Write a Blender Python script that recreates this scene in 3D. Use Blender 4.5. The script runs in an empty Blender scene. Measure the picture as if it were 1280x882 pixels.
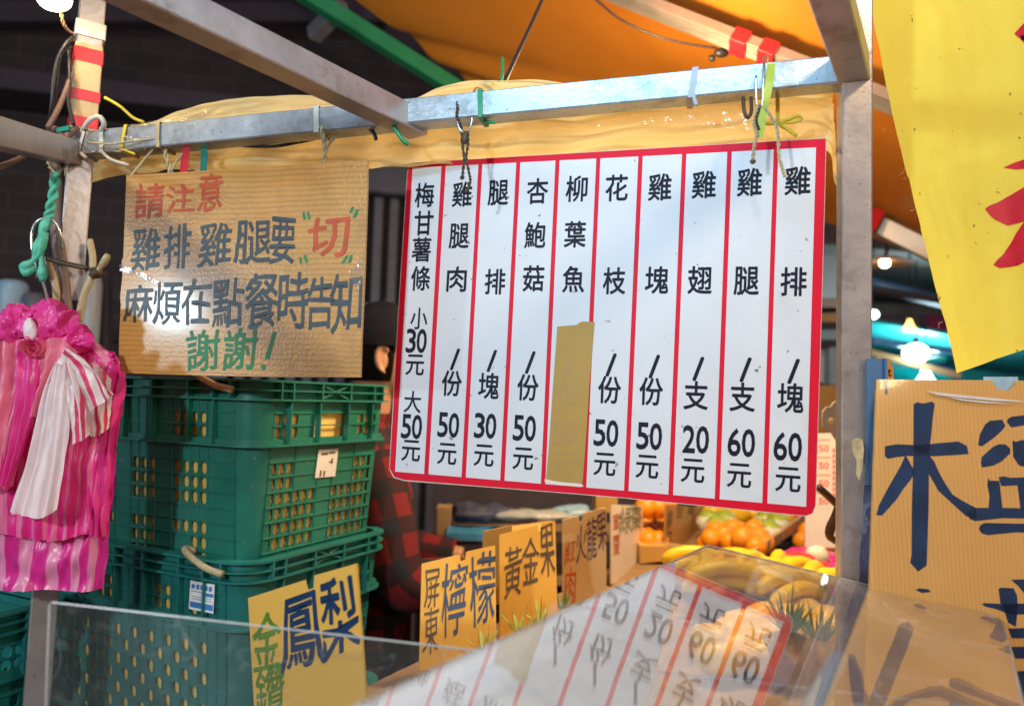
import bpy, math, random
from mathutils import Vector, Matrix, noise
V = Vector
random.seed(7)
S = bpy.context.scene
COL = S.collection

# ------------------------------------------------------------------ camera, world, exposure
F = 950.0                      # focal length in pixels of a 1280 px wide picture
G = V((-.030, -.058, -.998)).normalized()      # gravity seen from the camera
UPc = -G
FWc = (V((0, 1, 0)) - UPc * UPc.y).normalized()
RTc = FWc.cross(UPc)
RM = Matrix((RTc, FWc, UPc))   # camera axes (right, forward, up) -> world axes
EYE = V((0, 0, 1.55))

def W(c): return RM @ V(c) + EYE
def D(c): return RM @ V(c)
def Cc(px, py, d): return V(((px - 640) / F * d, d, -(py - 441) / F * d))
def at(px, py, d): return W(Cc(px, py, d))
def ray(px, py): return (RM @ V(((px - 640) / F, 1, -(py - 441) / F))).normalized()
def proj(p):
    c = RM.transposed() @ (V(p) - EYE)
    return (640 + F * c.x / c.y, 441 - F * c.z / c.y)
def at_z(px, py, z):
    r = ray(px, py)
    return EYE + r * ((z - EYE.z) / r.z)
def depth_of(p): return (RM.transposed() @ (V(p) - EYE)).y

cam = bpy.data.cameras.new('camera')
camo = bpy.data.objects.new('camera', cam)
COL.objects.link(camo)
xr, yf, zu = D((1, 0, 0)), D((0, 1, 0)), D((0, 0, 1))
mw = Matrix((xr, zu, -yf)).transposed().to_4x4()
mw.translation = EYE
camo.matrix_world = mw
cam.sensor_width = 36
cam.lens = F / 1280 * 36
cam.clip_start, cam.clip_end = .02, 300
cam.dof.use_dof = True
cam.dof.focus_distance = 1.16
cam.dof.aperture_fstop = 2.7
S.camera = camo

world = bpy.data.worlds.new('World')
S.world = world
world.use_nodes = True
bg = world.node_tree.nodes['Background']
bg.inputs[0].default_value = (.62, .50, .58, 1)
bg.inputs[1].default_value = .42
S.view_settings.view_transform = 'Standard'
S.view_settings.look = 'None'
S.view_settings.exposure = 0.0
S.view_settings.gamma = 1
S.view_settings.use_curve_mapping = False
S.cycles.use_denoising = True
S.cycles.max_bounces = 8
S.cycles.transparent_max_bounces = 16
S.cycles.caustics_reflective = False
S.cycles.caustics_refractive = False
S.cycles.sample_clamp_indirect = 4

def lamp(name, pos, power, col, size=.06, kind='POINT', aim=None, parent=None):
    l = bpy.data.lights.new(name, kind)
    l.energy = power
    l.color = col
    if kind == 'AREA':
        l.shape = 'DISK'
        l.size = size
    else:
        l.shadow_soft_size = size
        if kind == 'SPOT':
            l.spot_size = math.radians(130); l.spot_blend = .6
    o = bpy.data.objects.new(name, l)
    COL.objects.link(o)
    o.location = pos
    if aim is not None:
        o.rotation_euler = (V(aim) - V(pos)).to_track_quat('-Z', 'Y').to_euler()
    return o

COOL, WARM, AMBER = (.80, .93, 1.0), (1.0, .70, .38), (1.0, .55, .20)
KEY = W((-.95, -.62, .56))
lamp('flood_lamp_light', KEY, 80, COOL, .05)
FILL = W((.62, .10, .98))
lamp('warm_fill_light', FILL, 22, (1.0, .76, .48), .08)  # added warm fill to brighten the price signs and acrylic sheet
FRONT = W((1.32, -.75, .58))
lamp('front_fill_light', FRONT, 36, (1.0, .74, .44), .14)  # added soft warm fill from behind the camera for signs and crates
SIDE = W((-2.18, .085, .275))
lamp('side_lamp_light', SIDE, 44, (.62, .85, 1.0), .06)
BULB = at(68, -1, 1.22)
lamp('bulb_light', BULB + D((0, -.05, -.02)), 1.7, (1.0, .66, .32), .03)
FRUITL = W((.46, 1.72, .60))
lamp('fruit_lamp_light', FRUITL, 66, (1.0, .76, .45), .07, 'SPOT', FRUITL + V((-.15, .1, -1)))
BACKL = W((.36, 1.80, .62))
lamp('awning_lamp_light', BACKL, 21, (1.0, .68, .34), .06)
FARL = W((3.0, 5.6, .0))
lamp('market_lamp_light', FARL, 75, (.62, .92, 1.0), .15)

# ------------------------------------------------------------------ materials
def nd(nt, t, **kw):
    n = nt.nodes.new('ShaderNode' + t)
    for k, v in kw.items(): setattr(n, k, v)
    return n

def M(name, col, rough=.5, metal=0, v=.12, sc=14, bump=0, bsc=80, col2=None, c2t=(.45, .62), speck=None, spt=.68, spsc=90,
      transl=0, spec=.5, coat=0, emit=0, ecol=None, lines=None, alpha=1, stretch=(1, 1, 1), uv=False, stripes=None):
    m = bpy.data.materials.new(name)
    m.use_nodes = True
    nt = m.node_tree
    L = nt.links.new
    b = nt.nodes['Principled BSDF']
    out = nt.nodes['Material Output']
    b.inputs['Roughness'].default_value = rough
    b.inputs['Metallic'].default_value = metal
    b.inputs['Specular IOR Level'].default_value = spec
    b.inputs['Coat Weight'].default_value = coat
    b.inputs['Coat Roughness'].default_value = .13
    b.inputs['Alpha'].default_value = alpha
    tc = nd(nt, 'TexCoord')
    mp = nd(nt, 'Mapping')
    mp.inputs['Scale'].default_value = stretch
    L(tc.outputs['UV' if uv else 'Object'], mp.inputs[0])
    co = mp.outputs[0]
    nz = nd(nt, 'TexNoise')
    nz.inputs['Scale'].default_value = sc
    nz.inputs['Detail'].default_value = 5
    nz.inputs['Roughness'].default_value = .6
    L(co, nz.inputs['Vector'])
    c = V(col)
    rp = nd(nt, 'ValToRGB')
    e = rp.color_ramp.elements
    e[0].position, e[1].position = .3, .7
    e[0].color = (*(c * (1 - v)), 1)
    e[1].color = (*[min(x, .95) for x in c * (1 + v)], 1)
    L(nz.outputs[0], rp.inputs[0])
    cur = rp.outputs[0]
    def mix(fac, colr):
        nonlocal cur
        mx = nd(nt, 'MixRGB')
        if isinstance(fac, float): mx.inputs[0].default_value = fac
        else: L(fac, mx.inputs[0])
        L(cur, mx.inputs[1])
        mx.inputs[2].default_value = (*colr, 1)
        cur = mx.outputs[0]
    if stripes:      # (axis, period, duty, colour)
        ax, per, duty, scol = stripes
        sx = nd(nt, 'SeparateXYZ'); L(tc.outputs['UV'], sx.inputs[0])
        mm = nd(nt, 'Math', operation='MULTIPLY'); L(sx.outputs[ax], mm.inputs[0]); mm.inputs[1].default_value = 1 / per
        fr = nd(nt, 'Math', operation='FRACT'); L(mm.outputs[0], fr.inputs[0])
        r2 = nd(nt, 'ValToRGB'); L(fr.outputs[0], r2.inputs[0])
        r2.color_ramp.elements[0].position, r2.color_ramp.elements[1].position = duty - .04, duty + .04
        mix(r2.outputs[0], scol)
    if col2:
        n2 = nd(nt, 'TexNoise'); n2.inputs['Scale'].default_value = sc * .45; n2.inputs['Detail'].default_value = 7
        n2.inputs['Roughness'].default_value = .7
        L(co, n2.inputs['Vector'])
        r2 = nd(nt, 'ValToRGB'); r2.color_ramp.elements[0].position, r2.color_ramp.elements[1].position = c2t
        L(n2.outputs[0], r2.inputs[0]); mix(r2.outputs[0], col2)
    if lines:        # (axis, period, strength, colour): printed or pressed lines across a UV axis, wobbling a little
        ax, per, stg, lcol = lines
        sx = nd(nt, 'SeparateXYZ'); L(tc.outputs['UV'], sx.inputs[0])
        nw = nd(nt, 'TexNoise'); nw.inputs['Scale'].default_value = 9; L(tc.outputs['UV'], nw.inputs['Vector'])
        ad = nd(nt, 'Math', operation='MULTIPLY_ADD'); L(nw.outputs[0], ad.inputs[0]); ad.inputs[1].default_value = per * 1.2
        L(sx.outputs[ax], ad.inputs[2])
        mm = nd(nt, 'Math', operation='MULTIPLY'); L(ad.outputs[0], mm.inputs[0]); mm.inputs[1].default_value = 1 / per
        fr = nd(nt, 'Math', operation='PINGPONG'); L(mm.outputs[0], fr.inputs[0]); fr.inputs[1].default_value = .5
        r2 = nd(nt, 'ValToRGB'); L(fr.outputs[0], r2.inputs[0])
        r2.color_ramp.elements[0].position, r2.color_ramp.elements[1].position = .0, .22
        r2.color_ramp.elements[0].color = (stg,) * 3 + (1,); r2.color_ramp.elements[1].color = (0, 0, 0, 1)
        nb = nd(nt, 'TexNoise'); nb.inputs['Scale'].default_value = 14; L(tc.outputs['UV'], nb.inputs['Vector'])
        ml = nd(nt, 'Math', operation='MULTIPLY'); L(r2.outputs[0], ml.inputs[0]); L(nb.outputs[0], ml.inputs[1]); ml.use_clamp = True
        m2 = nd(nt, 'Math', operation='MULTIPLY'); L(ml.outputs[0], m2.inputs[0]); m2.inputs[1].default_value = 1.8; m2.use_clamp = True
        mix(m2.outputs[0], lcol)
    if speck:
        n3 = nd(nt, 'TexNoise'); n3.inputs['Scale'].default_value = spsc; n3.inputs['Detail'].default_value = 3
        L(co, n3.inputs['Vector'])
        r3 = nd(nt, 'ValToRGB'); r3.color_ramp.elements[0].position, r3.color_ramp.elements[1].position = spt, spt + .05
        L(n3.outputs[0], r3.inputs[0]); mix(r3.outputs[0], speck)
    L(cur, b.inputs['Base Color'])
    # roughness breaks up with the same noise
    rr = nd(nt, 'MapRange')
    rr.inputs[3].default_value = max(rough - .10, .02); rr.inputs[4].default_value = min(rough + .12, 1)
    L(nz.outputs[0], rr.inputs[0]); L(rr.outputs[0], b.inputs['Roughness'])
    if bump:
        n4 = nd(nt, 'TexNoise'); n4.inputs['Scale'].default_value = bsc; n4.inputs['Detail'].default_value = 4
        L(co, n4.inputs['Vector'])
        bp = nd(nt, 'Bump'); bp.inputs['Strength'].default_value = bump; bp.inputs['Distance'].default_value = .004
        L(n4.outputs[0], bp.inputs['Height']); L(bp.outputs[0], b.inputs['Normal'])
    if emit:
        b.inputs['Emission Color'].default_value = (*(ecol or col), 1)
        b.inputs['Emission Strength'].default_value = emit
    if transl:
        t = nd(nt, 'BsdfTranslucent'); L(cur, t.inputs[0])
        mx = nd(nt, 'MixShader'); mx.inputs[0].default_value = transl
        L(b.outputs[0], mx.inputs[1]); L(t.outputs[0], mx.inputs[2]); L(mx.outputs[0], out.inputs[0])
    return m

def clear(name, tint, f0=.04, veil=.03, veilcol=(.8, .8, .8), rough=.02, bump=0, bsc=30, scratch=0, dust=1):
    """thin clear plastic: see-through, mirror-like at grazing angles, a little dust"""
    m = bpy.data.materials.new(name); m.use_nodes = True
    nt = m.node_tree; L = nt.links.new
    nt.nodes.remove(nt.nodes['Principled BSDF'])
    out = nt.nodes['Material Output']
    tr = nd(nt, 'BsdfTransparent'); tr.inputs[0].default_value = (*tint, 1)
    gl = nd(nt, 'BsdfGlossy'); gl.inputs['Roughness'].default_value = rough
    gl.inputs[0].default_value = (.97, .97, .97, 1)
    df = nd(nt, 'BsdfDiffuse'); df.inputs[0].default_value = (*veilcol, 1)
    lw = nd(nt, 'LayerWeight'); lw.inputs[0].default_value = .5
    pw = nd(nt, 'Math', operation='POWER'); L(lw.outputs['Facing'], pw.inputs[0]); pw.inputs[1].default_value = 5
    ma = nd(nt, 'Math', operation='MULTIPLY_ADD'); L(pw.outputs[0], ma.inputs[0]); ma.inputs[1].default_value = 1 - f0; ma.inputs[2].default_value = f0
    tc = nd(nt, 'TexCoord')
    nz = nd(nt, 'TexNoise'); nz.inputs['Scale'].default_value = 9; nz.inputs['Detail'].default_value = 6; L(tc.outputs['Object'], nz.inputs['Vector'])
    mr = nd(nt, 'MapRange'); L(nz.outputs[0], mr.inputs[0]); mr.inputs[1].default_value = .3; mr.inputs[2].default_value = .75
    mr.inputs[3].default_value = veil * .5; mr.inputs[4].default_value = veil * 1.6
    veil_out = mr.outputs[0]
    if scratch:
        n5 = nd(nt, 'TexNoise'); n5.inputs['Scale'].default_value = scratch; n5.inputs['Detail'].default_value = 2; n5.inputs['Distortion'].default_value = 1.2
        L(tc.outputs['Object'], n5.inputs['Vector'])
        sb = nd(nt, 'Math', operation='SUBTRACT'); L(n5.outputs[0], sb.inputs[0]); sb.inputs[1].default_value = .5
        ab = nd(nt, 'Math', operation='ABSOLUTE'); L(sb.outputs[0], ab.inputs[0])
        ms = nd(nt, 'MapRange'); L(ab.outputs[0], ms.inputs[0]); ms.inputs[1].default_value = 0; ms.inputs[2].default_value = .005; ms.inputs[3].default_value = .22 * dust; ms.inputs[4].default_value = 0
        n6 = nd(nt, 'TexNoise'); n6.inputs['Scale'].default_value = 60; n6.inputs['Detail'].default_value = 6; L(tc.outputs['Object'], n6.inputs['Vector'])
        m6 = nd(nt, 'MapRange'); L(n6.outputs[0], m6.inputs[0]); m6.inputs[1].default_value = .60; m6.inputs[2].default_value = .75; m6.inputs[3].default_value = 0; m6.inputs[4].default_value = .12 * dust
        a1 = nd(nt, 'Math', operation='ADD'); L(veil_out, a1.inputs[0]); L(ms.outputs[0], a1.inputs[1])
        a2 = nd(nt, 'Math', operation='ADD'); L(a1.outputs[0], a2.inputs[0]); L(m6.outputs[0], a2.inputs[1]); a2.use_clamp = True
        veil_out = a2.outputs[0]
    m1 = nd(nt, 'MixShader'); L(veil_out, m1.inputs[0]); L(tr.outputs[0], m1.inputs[1]); L(df.outputs[0], m1.inputs[2])
    m2 = nd(nt, 'MixShader'); L(ma.outputs[0], m2.inputs[0]); L(m1.outputs[0], m2.inputs[1]); L(gl.outputs[0], m2.inputs[2])
    if bump:
        n4 = nd(nt, 'TexNoise'); n4.inputs['Scale'].default_value = bsc; n4.inputs['Detail'].default_value = 3; L(tc.outputs['Object'], n4.inputs['Vector'])
        bp = nd(nt, 'Bump'); bp.inputs['Strength'].default_value = bump; bp.inputs['Distance'].default_value = .006
        L(n4.outputs[0], bp.inputs['Height']); L(bp.outputs[0], gl.inputs['Normal'])
    L(m2.outputs[0], out.inputs[0])
    return m

def plaid(name):
    m = bpy.data.materials.new(name); m.use_nodes = True
    nt = m.node_tree; L = nt.links.new
    b = nt.nodes['Principled BSDF']; b.inputs['Roughness'].default_value = .9
    tc = nd(nt, 'TexCoord'); sx = nd(nt, 'SeparateXYZ'); L(tc.outputs['UV'], sx.inputs[0])
    outs = []
    for ax in (0, 1):
        mm = nd(nt, 'Math', operation='MULTIPLY'); L(sx.outputs[ax], mm.inputs[0]); mm.inputs[1].default_value = 1 / .085
        pp = nd(nt, 'Math', operation='PINGPONG'); L(mm.outputs[0], pp.inputs[0]); pp.inputs[1].default_value = .5
        r = nd(nt, 'ValToRGB'); L(pp.outputs[0], r.inputs[0])
        r.color_ramp.elements[0].position, r.color_ramp.elements[1].position = .20, .23
        outs.append(r.outputs[0])
    ad = nd(nt, 'MixRGB'); ad.inputs[0].default_value = .5; L(outs[0], ad.inputs[1]); L(outs[1], ad.inputs[2])
    cr = nd(nt, 'ValToRGB'); L(ad.outputs[0], cr.inputs[0])
    cr.color_ramp.elements[0].color = (.012, .010, .016, 1); cr.color_ramp.elements[1].color = (.17, .006, .009, 1)
    x = cr.color_ramp.elements.new(.5); x.color = (.035, .005, .008, 1)
    L(cr.outputs[0], b.inputs['Base Color'])
    return m

mt = {}
mt['steel'] = M('galvanised_steel', (.47, .54, .58), .30, .55, .14, 26, .10, 140, (.24, .23, .22), (.50, .66), (.10, .08, .065), .665, 300)
mt['steel_brown'] = M('dull_steel', (.48, .42, .39), .34, .55, .14, 18, .08, 110, (.26, .18, .12), (.54, .70), (.14, .09, .06), .69, 260)
mt['alu'] = M('ribbed_aluminium', (.46, .40, .34), .38, .5, .10, 20)
mt['rust'] = M('rusty_wire', (.11, .075, .05), .6, .6, .3, 60, .3)
mt['chrome'] = M('bright_wire', (.62, .60, .57), .25, .95, .1, 30)
mt['board'] = M('board_core', (.62, .58, .50), .8, 0, .2, 60, .4, 200)
mt['white'] = M('white_print', (.71, .72, .74), .50, 0, .05, 7, .06, 40, (.60, .585, .555), (.56, .80), (.20, .18, .16), .70, 70, spec=.3)
mt['ghost'] = M('faded_print_under_tape', (.415, .255, .062), .5, 0, .03, 20)
mt['red'] = M('red_print', (.72, .004, .028), .5, 0, .06, 12, .05, 60, spec=.2)
mt['ink'] = M('black_print', (.008, .009, .022), .55, 0, .1, 20, spec=.2)
mt['tape'] = M('brown_tape', (.46, .285, .070), .50, 0, .05, 30, .06, 40, (.42, .255, .06), (.5, .7), spec=.25)
mt['card'] = M('taped_cardboard', (.60, .30, .072), .30, 0, .14, 9, .20, 210, (.40, .19, .05), (.48, .72), None, lines=(1, .0082, .42, (.17, .07, .02)), coat=.4)
mt['bigcard'] = M('corrugated_cardboard', (.74, .40, .11), .55, 0, .05, 9, .10, 60, None, lines=(0, .0056, .34, (.36, .18, .055)), coat=.15)
mt['signcard'] = M('yellow_card', (.80, .44, .07), .6, 0, .04, 9, .03)
mt['palecard'] = M('pale_card', (.72, .50, .23), .6, 0, .05, 9, .03, lines=(1, .006, .2, (.5, .3, .1)))
mt['whitecard'] = M('white_card', (.90, .84, .72), .6, 0, .05, 9, .03, 80, (.75, .50, .36), (.55, .75))
mt['browncard'] = M('brown_card', (.60, .34, .09), .6, 0, .06, 9, .03)
mt['marker_red'] = M('red_marker', (.50, .065, .012), .5, 0, .25, 40)
mt['marker_dark'] = M('dark_marker', (.035, .050, .060), .4, 0, .35, 40)
mt['marker_green'] = M('green_marker', (.010, .19, .055), .45, 0, .3, 40)
mt['marker_blue'] = M('blue_marker', (.012, .036, .105), .55, 0, .35, 24, spec=.2, lines=(0, .0056, .3, (.03, .08, .09)))
mt['pen_blue'] = M('blue_pen', (.05, .085, .16), .5, 0, .2, 40)
mt['pen_brown'] = M('brown_pen', (.12, .08, .06), .5, 0, .25, 40)
mt['pen_green'] = M('green_pen', (.10, .23, .015), .5, 0, .2, 40)
mt['pen_orange'] = M('orange_pen', (.62, .10, .025), .5, 0, .2, 40)
mt['pen_violet'] = M('violet_pen', (.10, .055, .14), .5, 0, .2, 40)
mt['pen_pale_green'] = M('pale_green_pen', (.20, .30, .13), .5, 0, .2, 40)
mt['crate'] = M('green_plastic', (.013, .185, .125), .38, 0, .22, 9, .08, 60, (.030, .145, .13), (.45, .75), (.12, .20, .17), .69, 70)
mt['crate_b'] = M('teal_plastic', (.013, .165, .140), .40, 0, .22, 9, .08, 60, (.035, .14, .13), (.45, .75), (.10, .17, .15), .69, 70)
mt['liner'] = M('orange_liner', (.88, .54, .14), .7, 0, .22, 20, .2, 60)
mt['pink'] = M('magenta_film', (.95, .06, .34), .30, 0, .16, 14, .6, 60, transl=.22, stretch=(1, 1, .22))
mt['pinkstripe'] = M('striped_magenta_film', (.94, .035, .31), .28, 0, .2, 14, .7, 40, transl=.22, stretch=(1, 1, .25), stripes=(0, .050, .55, (.94, .30, .48)))
mt['pinkfine'] = M('finely_striped_film', (.92, .03, .27), .32, 0, .12, 14, .5, 60, transl=.22, stretch=(1, 1, .2), stripes=(0, .030, .6, (.93, .20, .38)))
mt['salmon'] = M('salmon_film', (.95, .22, .33), .32, 0, .14, 14, .5, 60, transl=.22, stretch=(1, 1, .2))
mt['whitepink'] = M('white_film', (.93, .80, .80), .36, 0, .05, 14, .25, 90, stretch=(1, 1, .15), transl=.25)
mt['whitestripe'] = M('white_and_red_film', (.92, .78, .75), .34, 0, .05, 14, .2, 70, transl=.25, stripes=(0, .03, .62, (.82, .06, .16)))
mt['green_tie'] = M('green_plastic_tie', (.005, .28, .10), .35, 0, .1, 30)
mt['teal_tie'] = M('teal_ribbon', (.006, .22, .17), .4, 0, .1, 30)
mt['jade'] = M('jade_twine', (.10, .50, .33), .45, 0, .3, 60, .4, 150)
mt['grey_tie'] = M('grey_cable_tie', (.42, .45, .48), .4, 0, .1, 30)
mt['white_tie'] = M('white_cable_tie', (.62, .60, .52), .4, 0, .1, 30)
mt['yellow_tie'] = M('yellow_twine', (.75, .56, .04), .45, 0, .2, 60)
mt['lime'] = M('lime_ribbon', (.62, .70, .08), .35, 0, .2, 30, transl=.3)
mt['beige_str'] = M('beige_string', (.50, .40, .22), .7, 0, .25, 80, .3, 200)
mt['redtape'] = M('red_tape', (.62, .018, .03), .4, 0, .1, 30, transl=.0)
mt['whitetape'] = M('white_tape', (.66, .64, .62), .45, 0, .1, 30, .1, 60)
mt['blacktape'] = M('black_tape', (.025, .022, .028), .35, 0, .2, 30)
mt['tan'] = M('tan_tape', (.52, .40, .22), .45, 0, .15, 30, .1)
mt['wood'] = M('worn_wood', (.30, .18, .085), .6, 0, .3, 20, .3, 70, stretch=(1, 1, .2))
mt['palewood'] = M('pale_wood', (.55, .36, .16), .6, 0, .25, 20, .2, 70, stretch=(1, .3, 1))
mt['cable'] = M('black_cable', (.018, .018, .022), .4, 0, .2, 30)
mt['browncable'] = M('brown_cable', (.17, .10, .08), .5, 0, .2, 30)
mt['tarp'] = M('yellow_tarpaulin', (.95, .77, .38), .34, 0, .06, 8, .5, 24, transl=.58)
mt['awning'] = M('orange_awning', (.64, .225, .024), .36, 0, .10, 3, .14, 9, transl=.20)
mt['banner'] = M('yellow_cloth', (.88, .82, .12), .62, 0, .07, 6, .3, 420, (.74, .60, .07), (.56, .78), (.22, .17, .04), .70, 62, transl=.25)
mt['crimson'] = M('crimson_paint', (.62, .012, .045), .5, 0, .12, 30)
mt['greenbar'] = M('green_bar', (.008, .21, .085), .5, 0, .1, 10)
mt['film'] = clear('crinkled_clear_film', (.97, .95, .92), .04, .05, (.85, .8, .72), .16, .6, 45)
mt['acrylic'] = clear('acrylic_sheet', (.965, .965, .96), .13, .055, (.90, .88, .85), .02, .02, 14, scratch=5)
mt['pane'] = clear('acrylic_pane', (.965, .975, .975), .04, .025, (.75, .75, .74), .03, scratch=7, dust=.35)
mt['edge'] = M('acrylic_edge', (.58, .60, .60), .25, 0, .1, 20, alpha=.72)
mt['plastic_cover'] = clear('clear_plastic_cover', (.99, .985, .98), .008, .001, (.9, .85, .8), .05, .06, 12)
mt['bluemetal'] = M('blue_painted_channel', (.085, .19, .36), .35, .2, .1, 14, .04)
mt['counter'] = M('pale_counter', (.82, .79, .75), .4, 0, .06, 8, .05)
mt['dark'] = M('dark_purple_surface', (.045, .034, .046), .7, 0, .35, 3, .2, 20)  # dark purple with random tonal variation
mt['slat'] = M('dark_slats', (.13, .13, .155), .5, .1, .2, 8)
mt['asphalt'] = M('asphalt', (.05, .05, .05), .85, 0, .25, 6, .3, 60)
mt['skin'] = M('skin', (.50, .25, .14), .5, 0, .08, 18)
mt['hair'] = M('hair', (.007, .005, .005), .7, 0, .2, 60, .4, 200, spec=.10)
mt['cap'] = M('black_cap_cloth', (.013, .013, .019), .85, 0, .2, 30, .2, 200, spec=.06)
mt['plaid'] = plaid('red_and_black_plaid')
mt['trousers'] = M('dark_trousers', (.02, .022, .035), .8, 0, .2, 30)
mt['orange'] = M('orange_peel', (.86, .30, .010), .42, 0, .10, 20, .25, 200)
mt['banana'] = M('banana_skin', (.88, .58, .012), .45, 0, .10, 16, .1, 60, (.55, .45, .05), (.62, .8))
mt['mango'] = M('yellow_mango', (.82, .50, .006), .4, 0, .14, 9, .05, 40, (.78, .36, .01), (.5, .8))
mt['green_fruit'] = M('green_fruit', (.34, .44, .05), .4, 0, .2, 14, .1, 60, (.70, .62, .10), (.5, .7))
mt['red_fruit'] = M('red_fruit', (.70, .04, .06), .35, 0, .25, 14, .05, 40, (.75, .25, .12), (.5, .75))
mt['dragon'] = M('pink_dragonfruit', (.85, .02, .22), .4, 0, .2, 14, .1, 40)
mt['leaf'] = M('leaf', (.13, .24, .035), .5, 0, .3, 12, transl=.2)
mt['paleleaf'] = M('pale_leaf', (.50, .52, .12), .5, 0, .3, 12, transl=.2)
mt['pineapple'] = M('pineapple_skin', (.42, .22, .04), .6, 0, .35, 60, .8, 80)
mt['foam'] = M('white_foam_net', (.82, .80, .74), .7, 0, .08, 60, .5, 120)
mt['bluebit'] = M('blue_plastic', (.02, .10, .42), .4, 0, .1, 10)
mt['cyanbag'] = M('pale_blue_bag', (.32, .52, .66), .35, 0, .15, 8, .5, 25, (.5, .6, .66), (.45, .65), transl=.1)
mt['bluetray'] = M('blue_tray', (.05, .22, .42), .4, 0, .1, 10)
mt['navy'] = M('navy_sack', (.04, .045, .085), .6, 0, .5, 20, .6, 40, (.25, .27, .33), (.60, .68))
mt['greyfilm'] = M('grey_plastic_sheet', (.40, .40, .37), .35, 0, .15, 8, .4, 22)
mt['brick'] = None
mt['tealaw'] = M('teal_awning', (.02, .30, .30), .5, 0, .2, 4, .1, 12, transl=.35)
mt['blueaw'] = M('blue_awning', (.06, .22, .42), .5, 0, .2, 4, .1, 12, transl=.35)
mt['greyroof'] = M('grey_brown_roofing', (.17, .14, .12), .7, 0, .25, 3, .1, 10)
mt['glow_cool'] = M('lit_cool_lamp', (1, 1, 1), .5, 0, 0, 5, emit=9, ecol=(.80, .95, 1.0))
mt['glow_warm'] = M('lit_warm_lamp', (1, .9, .7), .5, 0, 0, 5, emit=14, ecol=(1.0, .80, .45))
mt['glow_yellow'] = M('lit_yellow_lamp', (1, .8, .3), .5, 0, 0, 5, emit=3.5, ecol=(1.0, .72, .16))
mt['shade'] = M('lamp_shade', (.50, .30, .18), .5, .1, .1, 10)
mt['blade'] = M('polished_blade', (.62, .66, .72), .16, .8, .05, 10)
mt['blade_handle'] = M('pale_blue_handle', (.55, .66, .80), .35, 0, .05, 10)
mt['label_paper'] = M('paper_label', (.78, .74, .66), .6, 0, .06, 20, col2=(.72, .56, .50), c2t=(.5, .65))
mt['label_blue'] = M('blue_label_print', (.05, .22, .52), .5, 0, .1, 20)
mt['cream'] = M('cream_paper', (.86, .78, .62), .6, 0, .08, 20, .3, 40)
mt['tagred'] = M('red_digits', (.55, .02, .03), .5, 0, .05, 20)
mt['greycard'] = M('grey_card', (.52, .47, .43), .6, 0, .06, 20)
mt['greyplaque'] = M('grey_board', (.30, .26, .25), .5, 0, .08, 14)
mt['clamp'] = M('dark_brown_clamp', (.07, .028, .022), .3, .2, .2, 14)

def brick():
    m = bpy.data.materials.new('dark_brick'); m.use_nodes = True
    nt = m.node_tree; L = nt.links.new
    b = nt.nodes['Principled BSDF']; b.inputs['Roughness'].default_value = .8
    tc = nd(nt, 'TexCoord'); br = nd(nt, 'TexBrick')
    L(tc.outputs['UV'], br.inputs[0])
    br.inputs['Color1'].default_value = (.085, .058, .058, 1); br.inputs['Color2'].default_value = (.058, .042, .046, 1)
    br.inputs['Mortar'].default_value = (.10, .08, .08, 1)
    br.inputs['Scale'].default_value = 1
    br.inputs['Brick Width'].default_value = .23; br.inputs['Row Height'].default_value = .10; br.inputs['Mortar Size'].default_value = .006
    nz = nd(nt, 'TexNoise'); nz.inputs['Scale'].default_value = 4; nz.inputs['Detail'].default_value = 6; L(tc.outputs['UV'], nz.inputs['Vector'])
    mx = nd(nt, 'MixRGB'); mx.blend_type = 'MULTIPLY'; mx.inputs[0].default_value = .7; L(br.outputs[0], mx.inputs[1]); L(nz.outputs[0], mx.inputs[2])
    L(mx.outputs[0], b.inputs['Base Color'])
    bp = nd(nt, 'Bump'); bp.inputs['Strength'].default_value = .5; bp.inputs['Distance'].default_value = .006; bp.invert = True
    L(br.outputs['Fac'], bp.inputs['Height']); L(bp.outputs[0], b.inputs['Normal'])
    return m
mt['brick'] = brick()

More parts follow.
